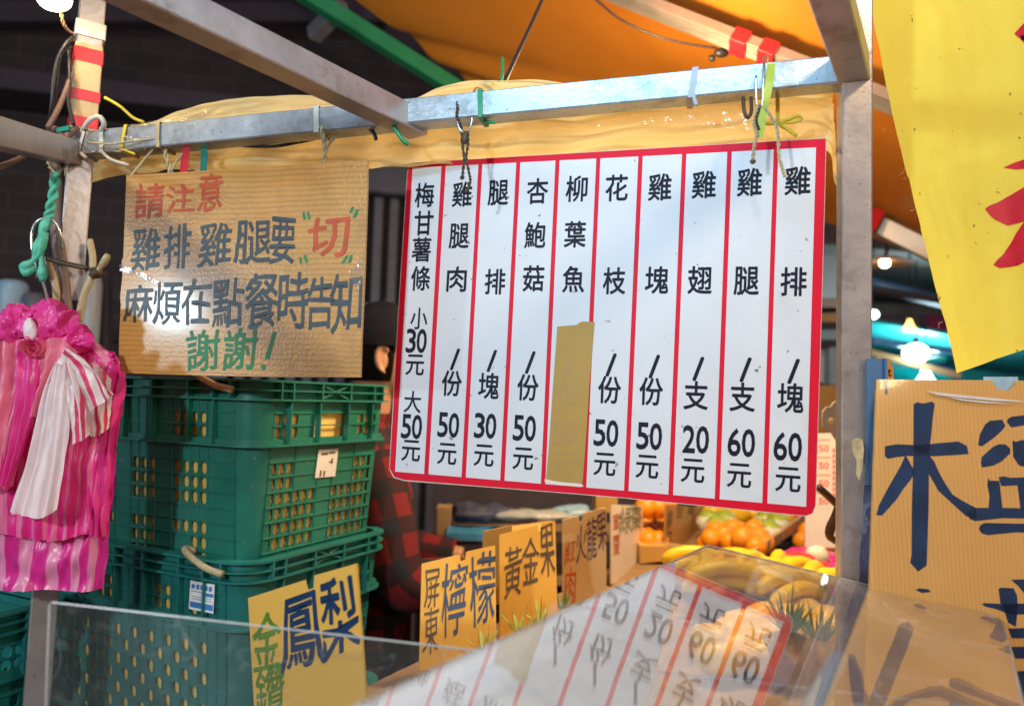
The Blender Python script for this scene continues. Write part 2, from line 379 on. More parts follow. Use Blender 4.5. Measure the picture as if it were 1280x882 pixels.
# ------------------------------------------------------------------ mesh building
class MB:
    def __init__(s): s.v, s.f, s.uv = [], [], []
    def add(s, vs, fs, uvs=None):
        n = len(s.v)
        s.v += [V(p) for p in vs]
        s.f += [tuple(n + i for i in f) for f in fs]
        s.uv += list(uvs) if uvs else [(0, 0)] * len(vs)
        return s
    def box(s, c, ax, ay, az):
        c, ax, ay, az = V(c), V(ax), V(ay), V(az)
        vs = [c + ax * i + ay * j + az * k for k in (-1, 1) for j in (-1, 1) for i in (-1, 1)]
        return s.add(vs, [(0, 2, 3, 1), (4, 5, 7, 6), (0, 1, 5, 4), (2, 6, 7, 3), (0, 4, 6, 2), (1, 3, 7, 5)],
                     [((i * ax.length), (j * ay.length)) for k in (-1, 1) for j in (-1, 1) for i in (-1, 1)])
    def bar(s, a, b, w, h, up=V((0, 0, 1)), bev=.12):
        a, b = V(a), V(b)
        t = (b - a).normalized(); sd = t.cross(up).normalized(); u = sd.cross(t)
        k = min(w, h) * bev
        prof = [(w - k, h), (w, h - k), (w, -h + k), (w - k, -h), (-w + k, -h), (-w, -h + k), (-w, h - k), (-w + k, h)]
        vs = [p + sd * x + u * y for p in (a, b) for x, y in prof]
        n = 8
        return s.add(vs, [tuple((i, (i + 1) % n, n + (i + 1) % n, n + i)) for i in range(n)] + [tuple(range(n))[::-1], tuple(range(n, 2 * n))])
    def tube(s, pts, r, seg=8, cap=True, flat=None):
        pts = [V(p) for p in pts]
        rs = r if isinstance(r, (list, tuple)) else [r] * len(pts)
        nrm = None; rings = []
        for i, p in enumerate(pts):
            t = (pts[min(i + 1, len(pts) - 1)] - pts[max(i - 1, 0)])
            t = t.normalized() if t.length > 1e-9 else V((0, 0, 1))
            if nrm is None:
                nrm = t.orthogonal().normalized()
            nrm = (nrm - t * nrm.dot(t)).normalized()
            bn = t.cross(nrm)
            rings.append([p + (nrm * math.cos(a) + bn * math.sin(a)) * rs[i] for a in [2 * math.pi * k / seg for k in range(seg)]])
        vs = [p for rg in rings for p in rg]
        fs = []
        for i in range(len(pts) - 1):
            for k in range(seg):
                fs.append((i * seg + k, i * seg + (k + 1) % seg, (i + 1) * seg + (k + 1) % seg, (i + 1) * seg + k))
        if cap:
            fs.append(tuple(range(seg))[::-1]); fs.append(tuple(range((len(pts) - 1) * seg, len(pts) * seg)))
        return s.add(vs, fs)
    def grid(s, rows, uvs=None, closed=False):
        nv, nu = len(rows), len(rows[0])
        vs = [p for r in rows for p in r]
        fs = []
        for i in range(nv - 1):
            for j in range(nu if closed else nu - 1):
                k = (j + 1) % nu
                fs.append((i * nu + j, i * nu + k, (i + 1) * nu + k, (i + 1) * nu + j))
        return s.add(vs, fs, [q for r in uvs for q in r] if uvs else None)
    def lathe(s, c, prof, seg=20, axis=V((0, 0, 1)), sx=1, sy=1):
        c = V(c); axis = V(axis).normalized(); a = axis.orthogonal().normalized(); b = axis.cross(a)
        rows = [[c + axis * z + (a * math.cos(2 * math.pi * k / seg) * sx + b * math.sin(2 * math.pi * k / seg) * sy) * r for k in range(seg)] for r, z in prof]
        return s.grid(rows, closed=True)
    def ball(s, c, r, seg=18, rings=10, sc=(1, 1, 1), rot=None, wob=0, seed=0):
        c = V(c); rows = []
        for i in range(rings + 1):
            th = math.pi * i / rings; row = []
            for k in range(seg):
                ph = 2 * math.pi * k / seg
                p = V((math.sin(th) * math.cos(ph) * sc[0], math.sin(th) * math.sin(ph) * sc[1], -math.cos(th) * sc[2])) * r
                if wob: p *= 1 + wob * noise.noise(p / r * 1.3 + V((seed, seed * .7, 3)))
                if rot is not None: p = rot @ p
                row.append(c + p)
            rows.append(row)
        return s.grid(rows, closed=True)
    def slab(s, q, n, th, m=None):
        """closed plate under four (or more) corner points q, thickness th against the normal n"""
        q = [V(p) for p in q]; k = len(q); n = V(n).normalized()
        vs = q + [p - n * th for p in q]
        o = q[0]; e = (q[1] - q[0]).normalized(); g = n.cross(e)
        uv = [((p - o).dot(e), (p - o).dot(g)) for p in q] * 2
        fs = [tuple(range(k)), tuple(range(k, 2 * k))[::-1]] + [(i, k + i, k + (i + 1) % k, (i + 1) % k) for i in range(k)]
        return s.add(vs, fs, uv)

ORG = {}
def tag(o, label=None, cat=None, group=None, kind=None):
    if label: o['label'] = label
    if cat: o['category'] = cat
    if group: o['group'] = group
    if kind: o['kind'] = kind
    return o

def mesh_obj(name, mb, mat, org, smooth):
    me = bpy.data.meshes.new(name)
    me.from_pydata([p - org for p in mb.v], [], mb.f)
    if any(u != (0, 0) for u in mb.uv):
        lay = me.uv_layers.new(name='uv')
        idx = [0] * len(me.loops); me.loops.foreach_get('vertex_index', idx)
        fl = []
        for i in idx: fl += mb.uv[i]
        lay.data.foreach_set('uv', fl)
    if smooth:
        me.polygons.foreach_set('use_smooth', [True] * len(me.polygons))
        if smooth == 'auto':
            try: me.set_sharp_from_angle(angle=math.radians(38))
            except Exception: pass
    me.materials.append(mt[mat] if isinstance(mat, str) else mat)
    me.validate()
    o = bpy.data.objects.new(name, me)
    COL.objects.link(o)
    return o

def thing(name, label, cat, loc, group=None):
    o = bpy.data.objects.new(name, None)
    o.empty_display_size = .05
    COL.objects.link(o)
    o.location = loc
    ORG[o.name] = V(loc)
    return tag(o, label, cat, group)

def part(name, mb, mat, parent, smooth=False, label=None):
    o = mesh_obj(name, mb, mat, ORG[parent.name], smooth)
    o.parent = parent
    ORG[o.name] = ORG[parent.name]
    if label: o['label'] = label
    return o

def solo(name, mb, mat, label=None, cat=None, group=None, smooth=False, kind=None, org=None):
    if org is None:
        lo = V([min(p[i] for p in mb.v) for i in range(3)]); hi = V([max(p[i] for p in mb.v) for i in range(3)])
        org = V(((lo.x + hi.x) / 2, (lo.y + hi.y) / 2, lo.z))
    o = mesh_obj(name, mb, mat, org, smooth)
    o.location = org
    ORG[o.name] = V(org)
    return tag(o, label, cat, group, kind)

def dup(root, loc=None, rotz=None, label=None, group=None, parent=None):
    c = root.copy(); COL.objects.link(c)
    if parent is not None: c.parent = parent
    else:
        c.location = loc
        if rotz is not None: c.rotation_euler.z = rotz
        if label: c['label'] = label
        if group: c['group'] = group
    for ch in root.children: dup(ch, parent=c)
    return c

class Frame:
    """a flat board in the place: four corners (tl, tr, br, bl) seen through the camera at distance d (of tl)"""
    def __init__(s, q, d):
        r = [V(((x - 640) / F, 1, -(y - 441) / F)) for x, y in q]
        # a + c*kc = b*kb + e*ke
        Mx = Matrix((r[1], -r[2], r[3])).transposed()
        k = Mx.inverted() @ r[0]
        P = [W(r[0] * d), W(r[1] * d * k[0]), W(r[2] * d * k[1]), W(r[3] * d * k[2])]
        s.O, s.e1, s.e2 = P[0], P[1] - P[0], P[3] - P[0]
        s.N = s.e1.cross(s.e2).normalized()
        if s.N.dot(EYE - s.O) < 0: s.N = -s.N
        s.w, s.h = s.e1.length, s.e2.length
        s.corners = P
    def pt(s, u, v, h=0): return s.O + s.e1 * u + s.e2 * v + s.N * h
    def px(s, x, y, h=0):
        r = ray(x, y)
        return EYE + r * ((s.O - EYE).dot(s.N) / r.dot(s.N)) + s.N * h
    def poly(s, mb, pts, h0, h1):
        """raised flat shape; pts in picture coordinates measured on the board"""
        q = [s.px(x, y) for x, y in pts]
        return s.polyw(mb, q, h0, h1)
    def polyw(s, mb, q, h0, h1):
        ar = V((0, 0, 0))
        for i in range(1, len(q) - 1): ar += (q[i] - q[0]).cross(q[i + 1] - q[0])
        if ar.dot(s.N) < 0: q = q[::-1]
        k = len(q)
        uv = [((p - s.O).dot(s.e1) / s.w, (p - s.O).dot(s.e2) / s.h) for p in q]
        mb.add([p + s.N * h1 for p in q] + [p + s.N * h0 for p in q],
               [tuple(range(k)), tuple(range(k, 2 * k))[::-1]] + [(i, k + i, k + (i + 1) % k, (i + 1) % k) for i in range(k)], uv * 2)
        return mb

_gl = {}
def glyph(ch, off=0.0):
    """flat outline of one character, from the built-in font"""
    if (ch, off) in _gl: return _gl[(ch, off)]
    c = bpy.data.curves.new('glyph', 'FONT')
    c.body = ch; c.fill_mode = 'FRONT'; c.offset = off; c.resolution_u = 3
    o = bpy.data.objects.new('glyph', c); COL.objects.link(o)
    bpy.context.view_layer.update()
    dg = bpy.context.evaluated_depsgraph_get()
    me = bpy.data.meshes.new_from_object(o.evaluated_get(dg))
    vs = [(p.co.x, p.co.y) for p in me.vertices]; fs = [tuple(p.vertices) for p in me.polygons]
    bpy.data.objects.remove(o); bpy.data.meshes.remove(me); bpy.data.curves.remove(c)
    x0 = min(x for x, y in vs); x1 = max(x for x, y in vs); y0 = min(y for x, y in vs); y1 = max(y for x, y in vs)
    _gl[(ch, off)] = ([((x - x0) / (x1 - x0 or 1), 1 - (y - y0) / (y1 - y0 or 1)) for x, y in vs], fs)
    return _gl[(ch, off)]

def write(mb, fr, ch, q, h, off=0.0, jit=0.0, seed=0):
    """one character filling the picture quad q (tl, tr, br, bl) or box (x0,y0,x1,y1) on board fr"""
    if len(q) == 4 and not isinstance(q[0], tuple):
        x0, y0, x1, y1 = q; q = [(x0, y0), (x1, y0), (x1, y1), (x0, y1)]
    P = [fr.px(x, y, h) for x, y in q]
    return write_w(mb, P, ch, fr.N, off, jit, seed, fr)

def write_w(mb, P, ch, N, off=0.0, jit=0.0, seed=0, fr=None):
    """off: how far the strokes are fattened, in em"""
    vs, fs = glyph(ch)
    rest = off
    sh = [(0, 0)] + ([(rest * math.cos(a), rest * math.sin(a)) for a in (.5, 1.55, 2.6, 3.64, 4.7, 5.7)] if rest else [])
    for k, (dx, dy) in enumerate(sh):
        out = []
        for u, v in vs:
            if jit:
                n = noise.noise_vector(V((u * 2.1 + seed * 5.3, v * 2.1 + seed, seed * 1.7)))
                n2 = noise.noise_vector(V((u * 9 + seed, v * 9, seed * 3.7)))
                u, v = u + n.x * jit + n2.x * jit * .18, v + n.y * jit + n2.y * jit * .18
            u += dx; v += dy
            out.append(P[0] * (1 - u) * (1 - v) + P[1] * u * (1 - v) + P[2] * u * v + P[3] * (1 - u) * v + N * (.00003 * k))
        mb.add(out, fs, [((p - fr.O).dot(fr.e1) / fr.w, (p - fr.O).dot(fr.e2) / fr.h) for p in out] if fr else None)

def spline(pts, n):
    """Catmull-Rom through pts, n samples"""
    pts = [V(p) for p in pts]
    if len(pts) == 2: return [pts[0].lerp(pts[1], i / (n - 1)) for i in range(n)]
    P = [pts[0] * 2 - pts[1]] + pts + [pts[-1] * 2 - pts[-2]]
    out = []
    for i in range(n):
        t = i / (n - 1) * (len(pts) - 1); k = min(int(t), len(pts) - 2); t -= k
        a, b, c, d = P[k:k + 4]
        out.append(.5 * ((2 * b) + (c - a) * t + (2 * a - 5 * b + 4 * c - d) * t * t + (3 * b - a - 3 * c + d) * t ** 3))
    return out

def drape(levels, nu, nv, amp=.006, freq=5, wob=.004, seed=0, nscale=9, toward=None, fade=True, wu=None):
    """cloth through several polylines (top to bottom), with pleats running down it"""
    L = [spline(l, nu) for l in levels]
    cols = [spline([l[j] for l in L], nv) for j in range(nu)]
    n = toward or D((0, -1, 0))
    wu = wu or max((L[-1][i + 1] - L[-1][i]).length for i in range(nu - 1)) * (nu - 1)
    hh = (L[-1][0] - L[0][0]).length
    rows, uvs = [], []
    for i in range(nv):
        v = i / (nv - 1); r, q = [], []
        for j in range(nu):
            u = j / (nu - 1)
            k = (v ** .6 if fade else 1)
            p = cols[j][i] + n * (amp * k * math.sin(2 * math.pi * (freq * u + .35 * math.sin(3 * v + seed) + seed * .37)) * (.6 + .8 * noise.noise(V((u * 3, seed, v)))))
            p = p + n * wob * noise.noise(V((u * nscale * .6, v * nscale, seed * 3.1))) + n * wob * .4 * noise.noise(V((u * nscale * 3, v * nscale * 2, seed)))
            r.append(p); q.append((u * wu, v * hh))
        rows.append(r); uvs.append(q)
    return MB().grid(rows, uvs)

def px_path(pts, n=None):
    p = [at(*q) for q in pts]
    return spline(p, n) if n else p

# ------------------------------------------------------------------ setting
g = MB(); g.add([(-60, -40, 0), (60, -40, 0), (60, 80, 0), (-60, 80, 0)], [(0, 1, 2, 3)])
solo('ground', g, 'asphalt', kind='structure', org=V((0, 0, 0)))

# brick building behind the left side
bld = thing('brick_building', 'dark brick building looming behind the stall on the left', 'building', (-2.6, 4.2, 0))
a, b = V((-6.0, 2.9, 0)), V((.9, 4.6, 0))
t = (b - a).normalized(); n = V((t.y, -t.x, 0)); ln = (b - a).length
wl = MB(); wl.slab([a + V((0, 0, 0)), b, b + V((0, 0, 4.2)), a + V((0, 0, 4.2))], n, .2)
part('wall', wl, 'brick', bld)
# roller shutter with vertical slats showing between the two boards
_r = ray(490, 300); sc = EYE + _r * ((a - EYE).dot(n) / _r.dot(n)); k = (sc - a).dot(t)
sh = MB(); fr_ = MB()
c0 = a + t * k + n * .05
for i in range(-9, 10):
    sh.bar(c0 + t * i * .085 + V((0, 0, .2)), c0 + t * i * .085 + V((0, 0, 2.62)), .024, .03, up=n)
part('shutter', sh, 'slat', bld)
fr_.bar(c0 - t * .85 + V((0, 0, 2.72)), c0 + t * .85 + V((0, 0, 2.72)), .09, .09)
for i in (-1, 1): fr_.bar(c0 + t * i * .87, c0 + t * i * .87 + V((0, 0, 2.7)), .05, .05, up=n)
part('shutter_frame', fr_, 'slat', bld)
lg = MB(); lg.bar(c0 - t * 4 + V((0, 0, 2.95)) + n * .15, c0 + t * 1.2 + V((0, 0, 2.95)) + n * .15, .15, .05)
part('ledge', lg, 'dark', bld)

# dark canopy roof over the alley on the left, with bars under it
rf = thing('dark_canopy', 'dark canopy roof over the alley behind the stall', 'canopy', (-2.0, 3.2, 3.0))
m = MB(); m.slab([at(-500, -420, 3.0), at(520, -330, 3.2), at(560, 60, 4.6), at(-420, 40, 4.4)], V((0, 0, 1)), .05)
part('roof_sheet', m, 'dark', rf)
for i, (p, q) in enumerate([((60, -60, 3.2), (420, 90, 4.2)), ((250, -80, 3.2), (520, 60, 4.2)), ((-100, 20, 3.6), (480, 20, 3.9))]):
    m = MB(); m.bar(at(*p), at(*q), .05, .05); part('roof_bar', m, 'dark', rf)
m = MB(); m.bar(at(392, 44, 2.7), at(428, 8, 2.6), .025, .025)
solo('folding_bracket', m, 'slat', 'short grey folding bracket beside the green bar of the awning', 'bracket')

# neighbours' clutter left of the post
sh_ = thing('storage_rack', 'dark storage rack with pale containers behind the pink bags', 'rack', at(40, 900, 2.6) * 1)
m = MB()
for x in (-90, 130):
    m.bar(at(x, 340, 2.6), at(x, 1000, 2.6), .02, .02, up=V((0, 1, 0)))
for y in (420, 560): m.bar(at(-90, y, 2.6), at(130, y, 2.6), .16, .012)
part('frame', m, 'dark', sh_)
for i, (x, y, w, h, mm) in enumerate([(14, 372, .05, .06, 'cyanbag'), (42, 384, .035, .05, 'slat'), (-25, 380, .05, .07, 'greyfilm'), (112, 392, .035, .14, 'greyfilm')]):
    c = at(x, y, 2.55)
    m = MB(); m.lathe(c - V((0, 0, h)), [(0, 0), (w * .85, 0), (w, h * .3), (w, h * 1.7), (w * .8, h * 1.9), (w * .5, h * 2), (0, h * 2)], 14)
    solo('container', m, mm, ['pale blue round tub on the rack behind the pink bags', 'dark grey jar next to the pale blue tub', 'grey tub at the left picture edge behind the bags', 'tall grey canister between post and cardboard notice'][i], 'container', smooth='auto')

m = MB(); m.slab([at(440, 378, 3.3), at(540, 382, 3.3), at(540, 470, 3.3), at(440, 470, 3.3)], D((0, -1, 0)), .25)
solo('storage_box', m, 'bluemetal', 'blue grey box far behind the head of the seller', 'box')
# ------------------------------------------------------------------ far market on the right
def far_sheet(name, q, mat, label, th=.02):
    m = MB(); p = [at(*c) for c in q]
    nn = (p[1] - p[0]).cross(p[3] - p[0]).normalized()
    m.slab(p, nn, th); return solo(name, m, mat, label, 'awning')
far_sheet('market_awning', [(1010, 300, 5.2), (1330, 330, 5.0), (1330, 395, 8.0), (990, 390, 8.0)], 'greyroof', 'grey brown roof sheet above the hanging lamp shade')
far_sheet('market_awning', [(1085, 398, 5.6), (1330, 440, 5.2), (1300, 470, 6.6), (1010, 425, 7.0)], 'tealaw', 'teal awning under the bright round market lamp')
far_sheet('market_awning', [(1010, 420, 6.0), (1190, 470, 5.4), (1200, 520, 6.2), (1010, 500, 6.4)], 'tealaw', 'lower teal awning behind the blue channel and cardboard sign')
far_sheet('market_awning', [(1085, 345, 4.6), (1190, 372, 4.4), (1190, 384, 4.6), (1085, 358, 4.8)], 'blueaw', 'thin blue grey awning edge behind the yellow banner')
far_sheet('market_awning', [(1150, 405, 7.2), (1320, 415, 7.0), (1320, 560, 7.4), (1120, 560, 7.6)], 'blueaw', 'blue market sheet hanging far behind the banner')
far_sheet('market_awning', [(1010, 305, 5.4), (1060, 305, 5.4), (1060, 372, 5.6), (1010, 372, 5.6)], 'greyplaque', 'dull grey stall sheet between board and right post')
m = MB(); m.slab([at(-300, 250, 9.5), at(2000, 250, 9.5), at(2000, 850, 9.5), at(-300, 850, 9.5)][::1], D((0, -1, 0)), .1)
solo('market_backdrop_wall', m, 'greyroof', 'dark wall closing the market far behind everything', 'wall')
for (p, q, r, lb) in [((1080, 360, 4.0), (1200, 378, 3.8), .022, 'dark round pole crossing behind the yellow banner'), ((1010, 398, 4.6), (1060, 396, 4.6), .03, 'orange pole behind the gap beside the right post')]:
    m = MB(); m.tube([at(*p), at(*q)], r, 10)
    solo('market_pole', m, 'dark' if 'dark' in lb else 'palewood', lb, 'pole', smooth='auto')
for i, (p, q, mm) in enumerate([((1085, 440, 5.0), (1200, 470, 4.8), 'palecard'), ((1085, 462, 5.2), (1180, 448, 5.4), 'tealaw'), ((1090, 425, 5.4), (1200, 440, 5.4), 'bluemetal')]):
    m = MB(); m.bar(at(*p), at(*q), .02, .02)
    solo('market_rail', m, mm, ['pale rail among the far teal awnings', 'teal rail sloping up to the right far behind', 'blue rail just above the brightest far lamp'][i], 'rail')

def far_lamp(px, py, d, r, mat, label, cone=False):
    c = at(px, py, d)
    t = thing('market_lamp', label, 'lamp', c + V((0, 0, -r)), 'lamps lit in the far market')
    m = MB()
    if cone: m.lathe(c + V((0, 0, -r)), [(0, 0), (r * .9, .0), (r, r * .3), (r * .45, r * 1.3), (r * .16, r * 2.4), (0, r * 2.4)], 16)
    else: m.ball(c, r, sc=(1.15, 1.15, .9))
    part('bulb', m, mat, t, True)
    m = MB(); m.tube([c + V((0, 0, r * .9)), c + V((0, 0, r * 1.5))], r * .3, 8); m.tube([c + V((0, 0, r * 1.5)), c + V((0, 0, r * 1.5 + .5))], .006, 6)
    part('cord', m, 'cable', t)
far_lamp(1145, 441, 5.0, .070, 'glow_cool', 'big round white lamp glowing far behind above the cardboard sign')
far_lamp(1091, 393, 4.8, .030, 'glow_cool', 'small white lamp just right of the right post')
far_lamp(1157, 470, 5.2, .065, 'glow_cool', 'white cone shaped lamp just over the top of the cardboard sign', True)
far_lamp(1137, 406, 4.9, .040, 'glow_yellow', 'small yellow lamp hanging under the grey roof sheet', True)
lamp('round_market_lamp_light', at(1145, 441, 4.85), 4, (.75, .95, 1.0), .08)
for i, (x0, y0, x1, y1, d, mm, lb) in enumerate([(1090, 408, 1128, 432, 6.9, 'blueaw', 'blue sheet standing in for stall glow far right of the post'), (1165, 430, 1215, 470, 7.3, 'blueaw', 'blue sheet standing in for far glow at the tip of the banner'),
    (1098, 452, 1130, 480, 6.6, 'tealaw', 'teal sheet standing in for far glow left of the brightest lamp'), (1160, 392, 1200, 412, 6.5, 'pinkfine', 'pinkish sign sheet far behind above the blue sheet'), (1200, 440, 1330, 500, 7.0, 'tealaw', 'teal sheet standing in for glow under the banner at the right picture edge'), (1088, 372, 1180, 392, 7.0, 'greyfilm', 'pale grey ceiling panel far behind the dark pole')]):
    m = MB(); m.slab([at(x0, y0, d), at(x1, y0 + 6, d), at(x1, y1 + 6, d), at(x0, y1, d)], D((0, -1, .2)), .03)
    solo('market_sheet', m, mm, lb, 'market sheet')  # blue and teal sheets imitate the cyan glow of the far stalls
# shaded lamp under the awning
c = at(1106, 325, 3.3)
t = thing('shaded_lamp', 'flat brown lamp shade hanging right of the post under the awning', 'lamp', c)
m = MB(); m.lathe(c, [(0, .012), (.05, .012), (.115, -.012), (.118, -.018), (.10, -.014), (.04, 0), (0, 0)], 24)
part('shade', m, 'shade', t, 'auto')
m = MB(); m.tube(spline([c + V((0, 0, .012)), c + V((.01, 0, .07)), c + V((-.05, 0, .14)), c + V((-.09, 0, .2))], 10), .008, 8); part('cord', m, 'cable', t, True)
m = MB(); m.ball(c + V((0, 0, -.012)), .022); part('bulb', m, 'glow_warm', t, True)

# things stacked in the slot between the menu board and the right post
def slot_box(y0, y1, d, mat, nm, lb, x0=1018, x1=1062):
    m = MB(); q = [at(x0, y0, d), at(x1, y0, d), at(x1, y1, d), at(x0, y1, d)]
    m.slab(q, D((0, -1, 0)), .06); solo(nm, m, mat, lb, 'stall item')
slot_box(372, 384, 3.6, 'greyfilm', 'shelf_board', 'pale shelf edge seen in the slot left of the right post')
slot_box(394, 402, 3.5, 'palewood', 'shelf_board', 'tan shelf edge in the slot left of the right post')
slot_box(412, 424, 3.5, 'cyanbag', 'plastic_bag', 'pale cyan bag wedged in the slot beside the right post')
slot_box(426, 434, 3.3, 'dark', 'shelf_board', 'dark shelf edge under the cyan bag beside the post')
slot_box(436, 478, 3.4, 'foam', 'paper_cup_stack', 'white paper cups stacked in the slot beside the post', 1020, 1034)
slot_box(434, 480, 3.3, 'cyanbag', 'paper_cup_stack', 'bluish white cups in the slot next to the post', 1037, 1062)
slot_box(482, 540, 3.2, 'browncard', 'carton', 'brown carton behind the grey notched plaque')

# ------------------------------------------------------------------ orange awning above
A0, A1, A2 = at(425, -15, 2.6), at(755, -6, 2.15), at(1250, 182, 1.75)
B0, B1, B2 = at(700, 196, 2.9), at(1000, 268, 2.9), at(1225, 345, 2.6)
top, bot = spline([A0, A1, A2], 41), spline([B0, B1, B2], 41)
rows = []
for i in range(25):
    v = i / 24; r = []
    for j in range(41):
        p = top[j].lerp(bot[j], v)
        u = j / 40
        sag = .05 * math.sin(math.pi * v) * math.sin(math.pi * min(u * 1.6, 1))
        fold = .016 * math.exp(-((v - .30 - .25 * u) / .05) ** 2) * max(0, 1 - u * 1.8) + .014 * math.exp(-((v - .5 - .1 * u) / .04) ** 2) * max(0, 1 - u * 2.2)
        r.append(p - V((0, 0, 1)) * (sag - fold * 2) + V((0, 0, .012 * noise.noise(V((u * 5, v * 5, 1))))))
    rows.append(r)
aw = thing('orange_awning', 'large orange awning stretched over the stall, lit from below', 'awning', at(800, 100, 2.3))
part('canopy', MB().grid(rows), 'awning', aw, True)
C1, C2 = at(1310, -60, 1.35), at(860, -120, 1.7)
rows = [[A1.lerp(A2, j / 16).lerp(C2.lerp(C1, j / 16), i / 10) + V((0, 0, .03 + .01 * noise.noise(V((i * .3, j * .2, 7))))) for j in range(17)] for i in range(11)]
part('canopy', MB().grid(rows), 'awning', aw, True)
m = MB(); m.bar(at(370, -14, 2.55), at(720, 205, 2.85), .026, .026)
part('edge_bar', m, 'greenbar', aw)
# ribbed aluminium rail with red tape
m = MB()
p, q = at(740, -22, 2.08), at(1260, 183, 1.70)
ax = (q - p).normalized(); dn = D((0, -.25, -1)); sd = ax.cross(dn).normalized(); dn = sd.cross(ax)
m.bar(p, q, .027, .010, up=-dn)
for i in (-.92, -.50, -.10, .35, .65, .95):
    m.bar(p + sd * i * .027 + dn * .012, q + sd * i * .027 + dn * .012, .0026, .006, up=-dn)
part('rail', m, 'alu', aw)
for tpx in (927, 962):
    tt = min(range(0, 1000), key=lambda i: abs(proj(p.lerp(q, i / 999))[0] - tpx)) / 999
    m = MB(); m.bar(p.lerp(q, tt) - ax * .021 + dn * .006, p.lerp(q, tt) + ax * .021 + dn * .006, .033, .019, up=-dn, bev=.05)
    part('tape_wrap', m, 'redtape', aw)
m = MB(); m.bar(at(1086, 276, 2.55), at(1240, 352, 2.35), .030, .03)
lr = thing('awning_front_bar', 'dusty pink lower awning bar right of the post', 'bar', at(1150, 310, 2.45))
part('bar', m, 'alu', lr)
m = MB(); m.bar(at(1083, 273, 2.5), at(1093, 279, 2.5), .036, .036, bev=.05); part('tape_wrap', m, 'redtape', lr)
# clip and wires under the awning
m = MB(); m.ball(at(902, 66, 1.98), .018, sc=(1.1, .7, .7)); m.ball(at(890, 73, 1.98), .009); m.ball(at(912, 61, 1.98), .014)
solo('wire_clip', m, 'cable', 'small black clip hanging at the end of a thin wire under the awning', 'clip', smooth=True)
m = MB(); m.tube(px_path([(738, -6, 1.95), (775, 24, 1.95), (820, 45, 1.96), (860, 55, 1.97), (896, 60, 1.97)], 24), .0028, 6)
solo('thin_wire', m, 'cable', 'thin black wire drooping under the orange awning to a clip', 'wire', smooth=True)

# ------------------------------------------------------------------ stall frame of square tube
HT = .0195                                     # half tube
BA, BB = at(96, 184, 1.31), at(1068, 91, 1.065)
AX = (BB - BA).normalized(); UP = (V((0, 0, 1)) - AX * AX.z).normalized(); FN = -(AX.cross(UP)).normalized()
if FN.dot(EYE - BA) < 0: FN = -FN
fr = thing('market_stall', 'food stall built of square steel tubes', 'stall', V((0, 1.2, 0)))
m = MB(); m.bar(BA, BB - AX * .015, HT, HT, up=UP, bev=.1)
part('top_beam', m, 'steel', fr)
# right post
p0 = at(1067, 100, 1.065); p0 = BB.copy()
pd = (at(1066, 725, 1.065) - at(1068, 91, 1.065)).normalized()
m = MB(); m.bar(p0 - pd * .42, p0 + pd * (p0.z - .0) * 1.0, .0195, .0195, up=FN, bev=.1)
part('post', m, 'steel_brown', fr)
# left post, turned edge-on
q0 = at(101, 184, 1.315)
qd = (at(60, 800, 1.30) - at(124, 0, 1.33)).normalized()
up45 = (FN + AX).normalized()
m = MB(); m.bar(q0 - qd * .55, q0 + qd * (q0.z / -qd.z), .0195, .0195, up=up45, bev=.1)
part('post', m, 'steel_brown', fr)
# two beams that come forward over the customers
j1 = at(512, 152, 1.205); j1b = at(172, -12, .83)
dd = (j1b - j1).normalized()
m = MB(); m.bar(j1 - dd * .02 + FN * .0, j1 + dd * .75, HT, HT, up=UP, bev=.1); part('cross_beam', m, 'steel_brown', fr)
j2 = BB + FN * .002; j2b = at(1035, -20, .85)
dd2 = (j2b - j2).normalized()
m = MB(); m.bar(j2 + dd2 * .0, j2 + dd2 * .55, HT * 1.04, HT * 1.04, up=UP, bev=.1); part('cross_beam', m, 'steel_brown', fr)
j3 = at(92, 192, 1.315); j3b = at(-8, 166, 1.0)
dd3 = (j3b - j3).normalized()
m = MB(); m.bar(j3, j3 + dd3 * .9, HT, HT, up=UP, bev=.1); part('cross_beam', m, 'steel_brown', fr)

# added blue area light, unseen above, tinting the beam and board top
bt = BA.lerp(BB, .74) + FN * .50 + UP * .26
tl = lamp('blue_tint_light', bt, 3.4, (.30, .66, 1.0), .05, 'AREA', BA.lerp(BB, .74) - UP * .10)
tl.data.shape = 'RECTANGLE'; tl.data.size = .55; tl.data.size_y = .03
tl.rotation_euler = Matrix((AX, (BA.lerp(BB, .74) - UP * .10 - bt).normalized().cross(AX) * -1, -(BA.lerp(BB, .74) - UP * .10 - bt).normalized())).transposed().to_euler()
# tapes on the left post
def post_t(y):  return q0 + qd * min(((abs(proj(q0 + qd * (i * .002 - .4))[1] - y), i * .002 - .4) for i in range(900)))[1]
def wrap(y0, y1, mat, ex=.0012):
    a_, b_ = post_t(y0), post_t(y1)
    m = MB(); m.bar(a_, b_, HT + ex, HT + ex, up=up45, bev=.08); return m
tp = thing('post_wrapping', 'red, tan and white tape bands wound round the left post', 'tape', post_t(170))
part('white_band', wrap(33, 51, 0, .0035), 'whitetape', tp)
for y0, y1 in ((66, 83), (117, 130), (150, 163)): part('red_band', wrap(y0, y1, 0, .0028), 'redtape', tp)
part('tan_band', wrap(60, 175, 0, .0014), 'tan', tp)
part('black_band', wrap(375, 393, 0, .003), 'blacktape', tp)

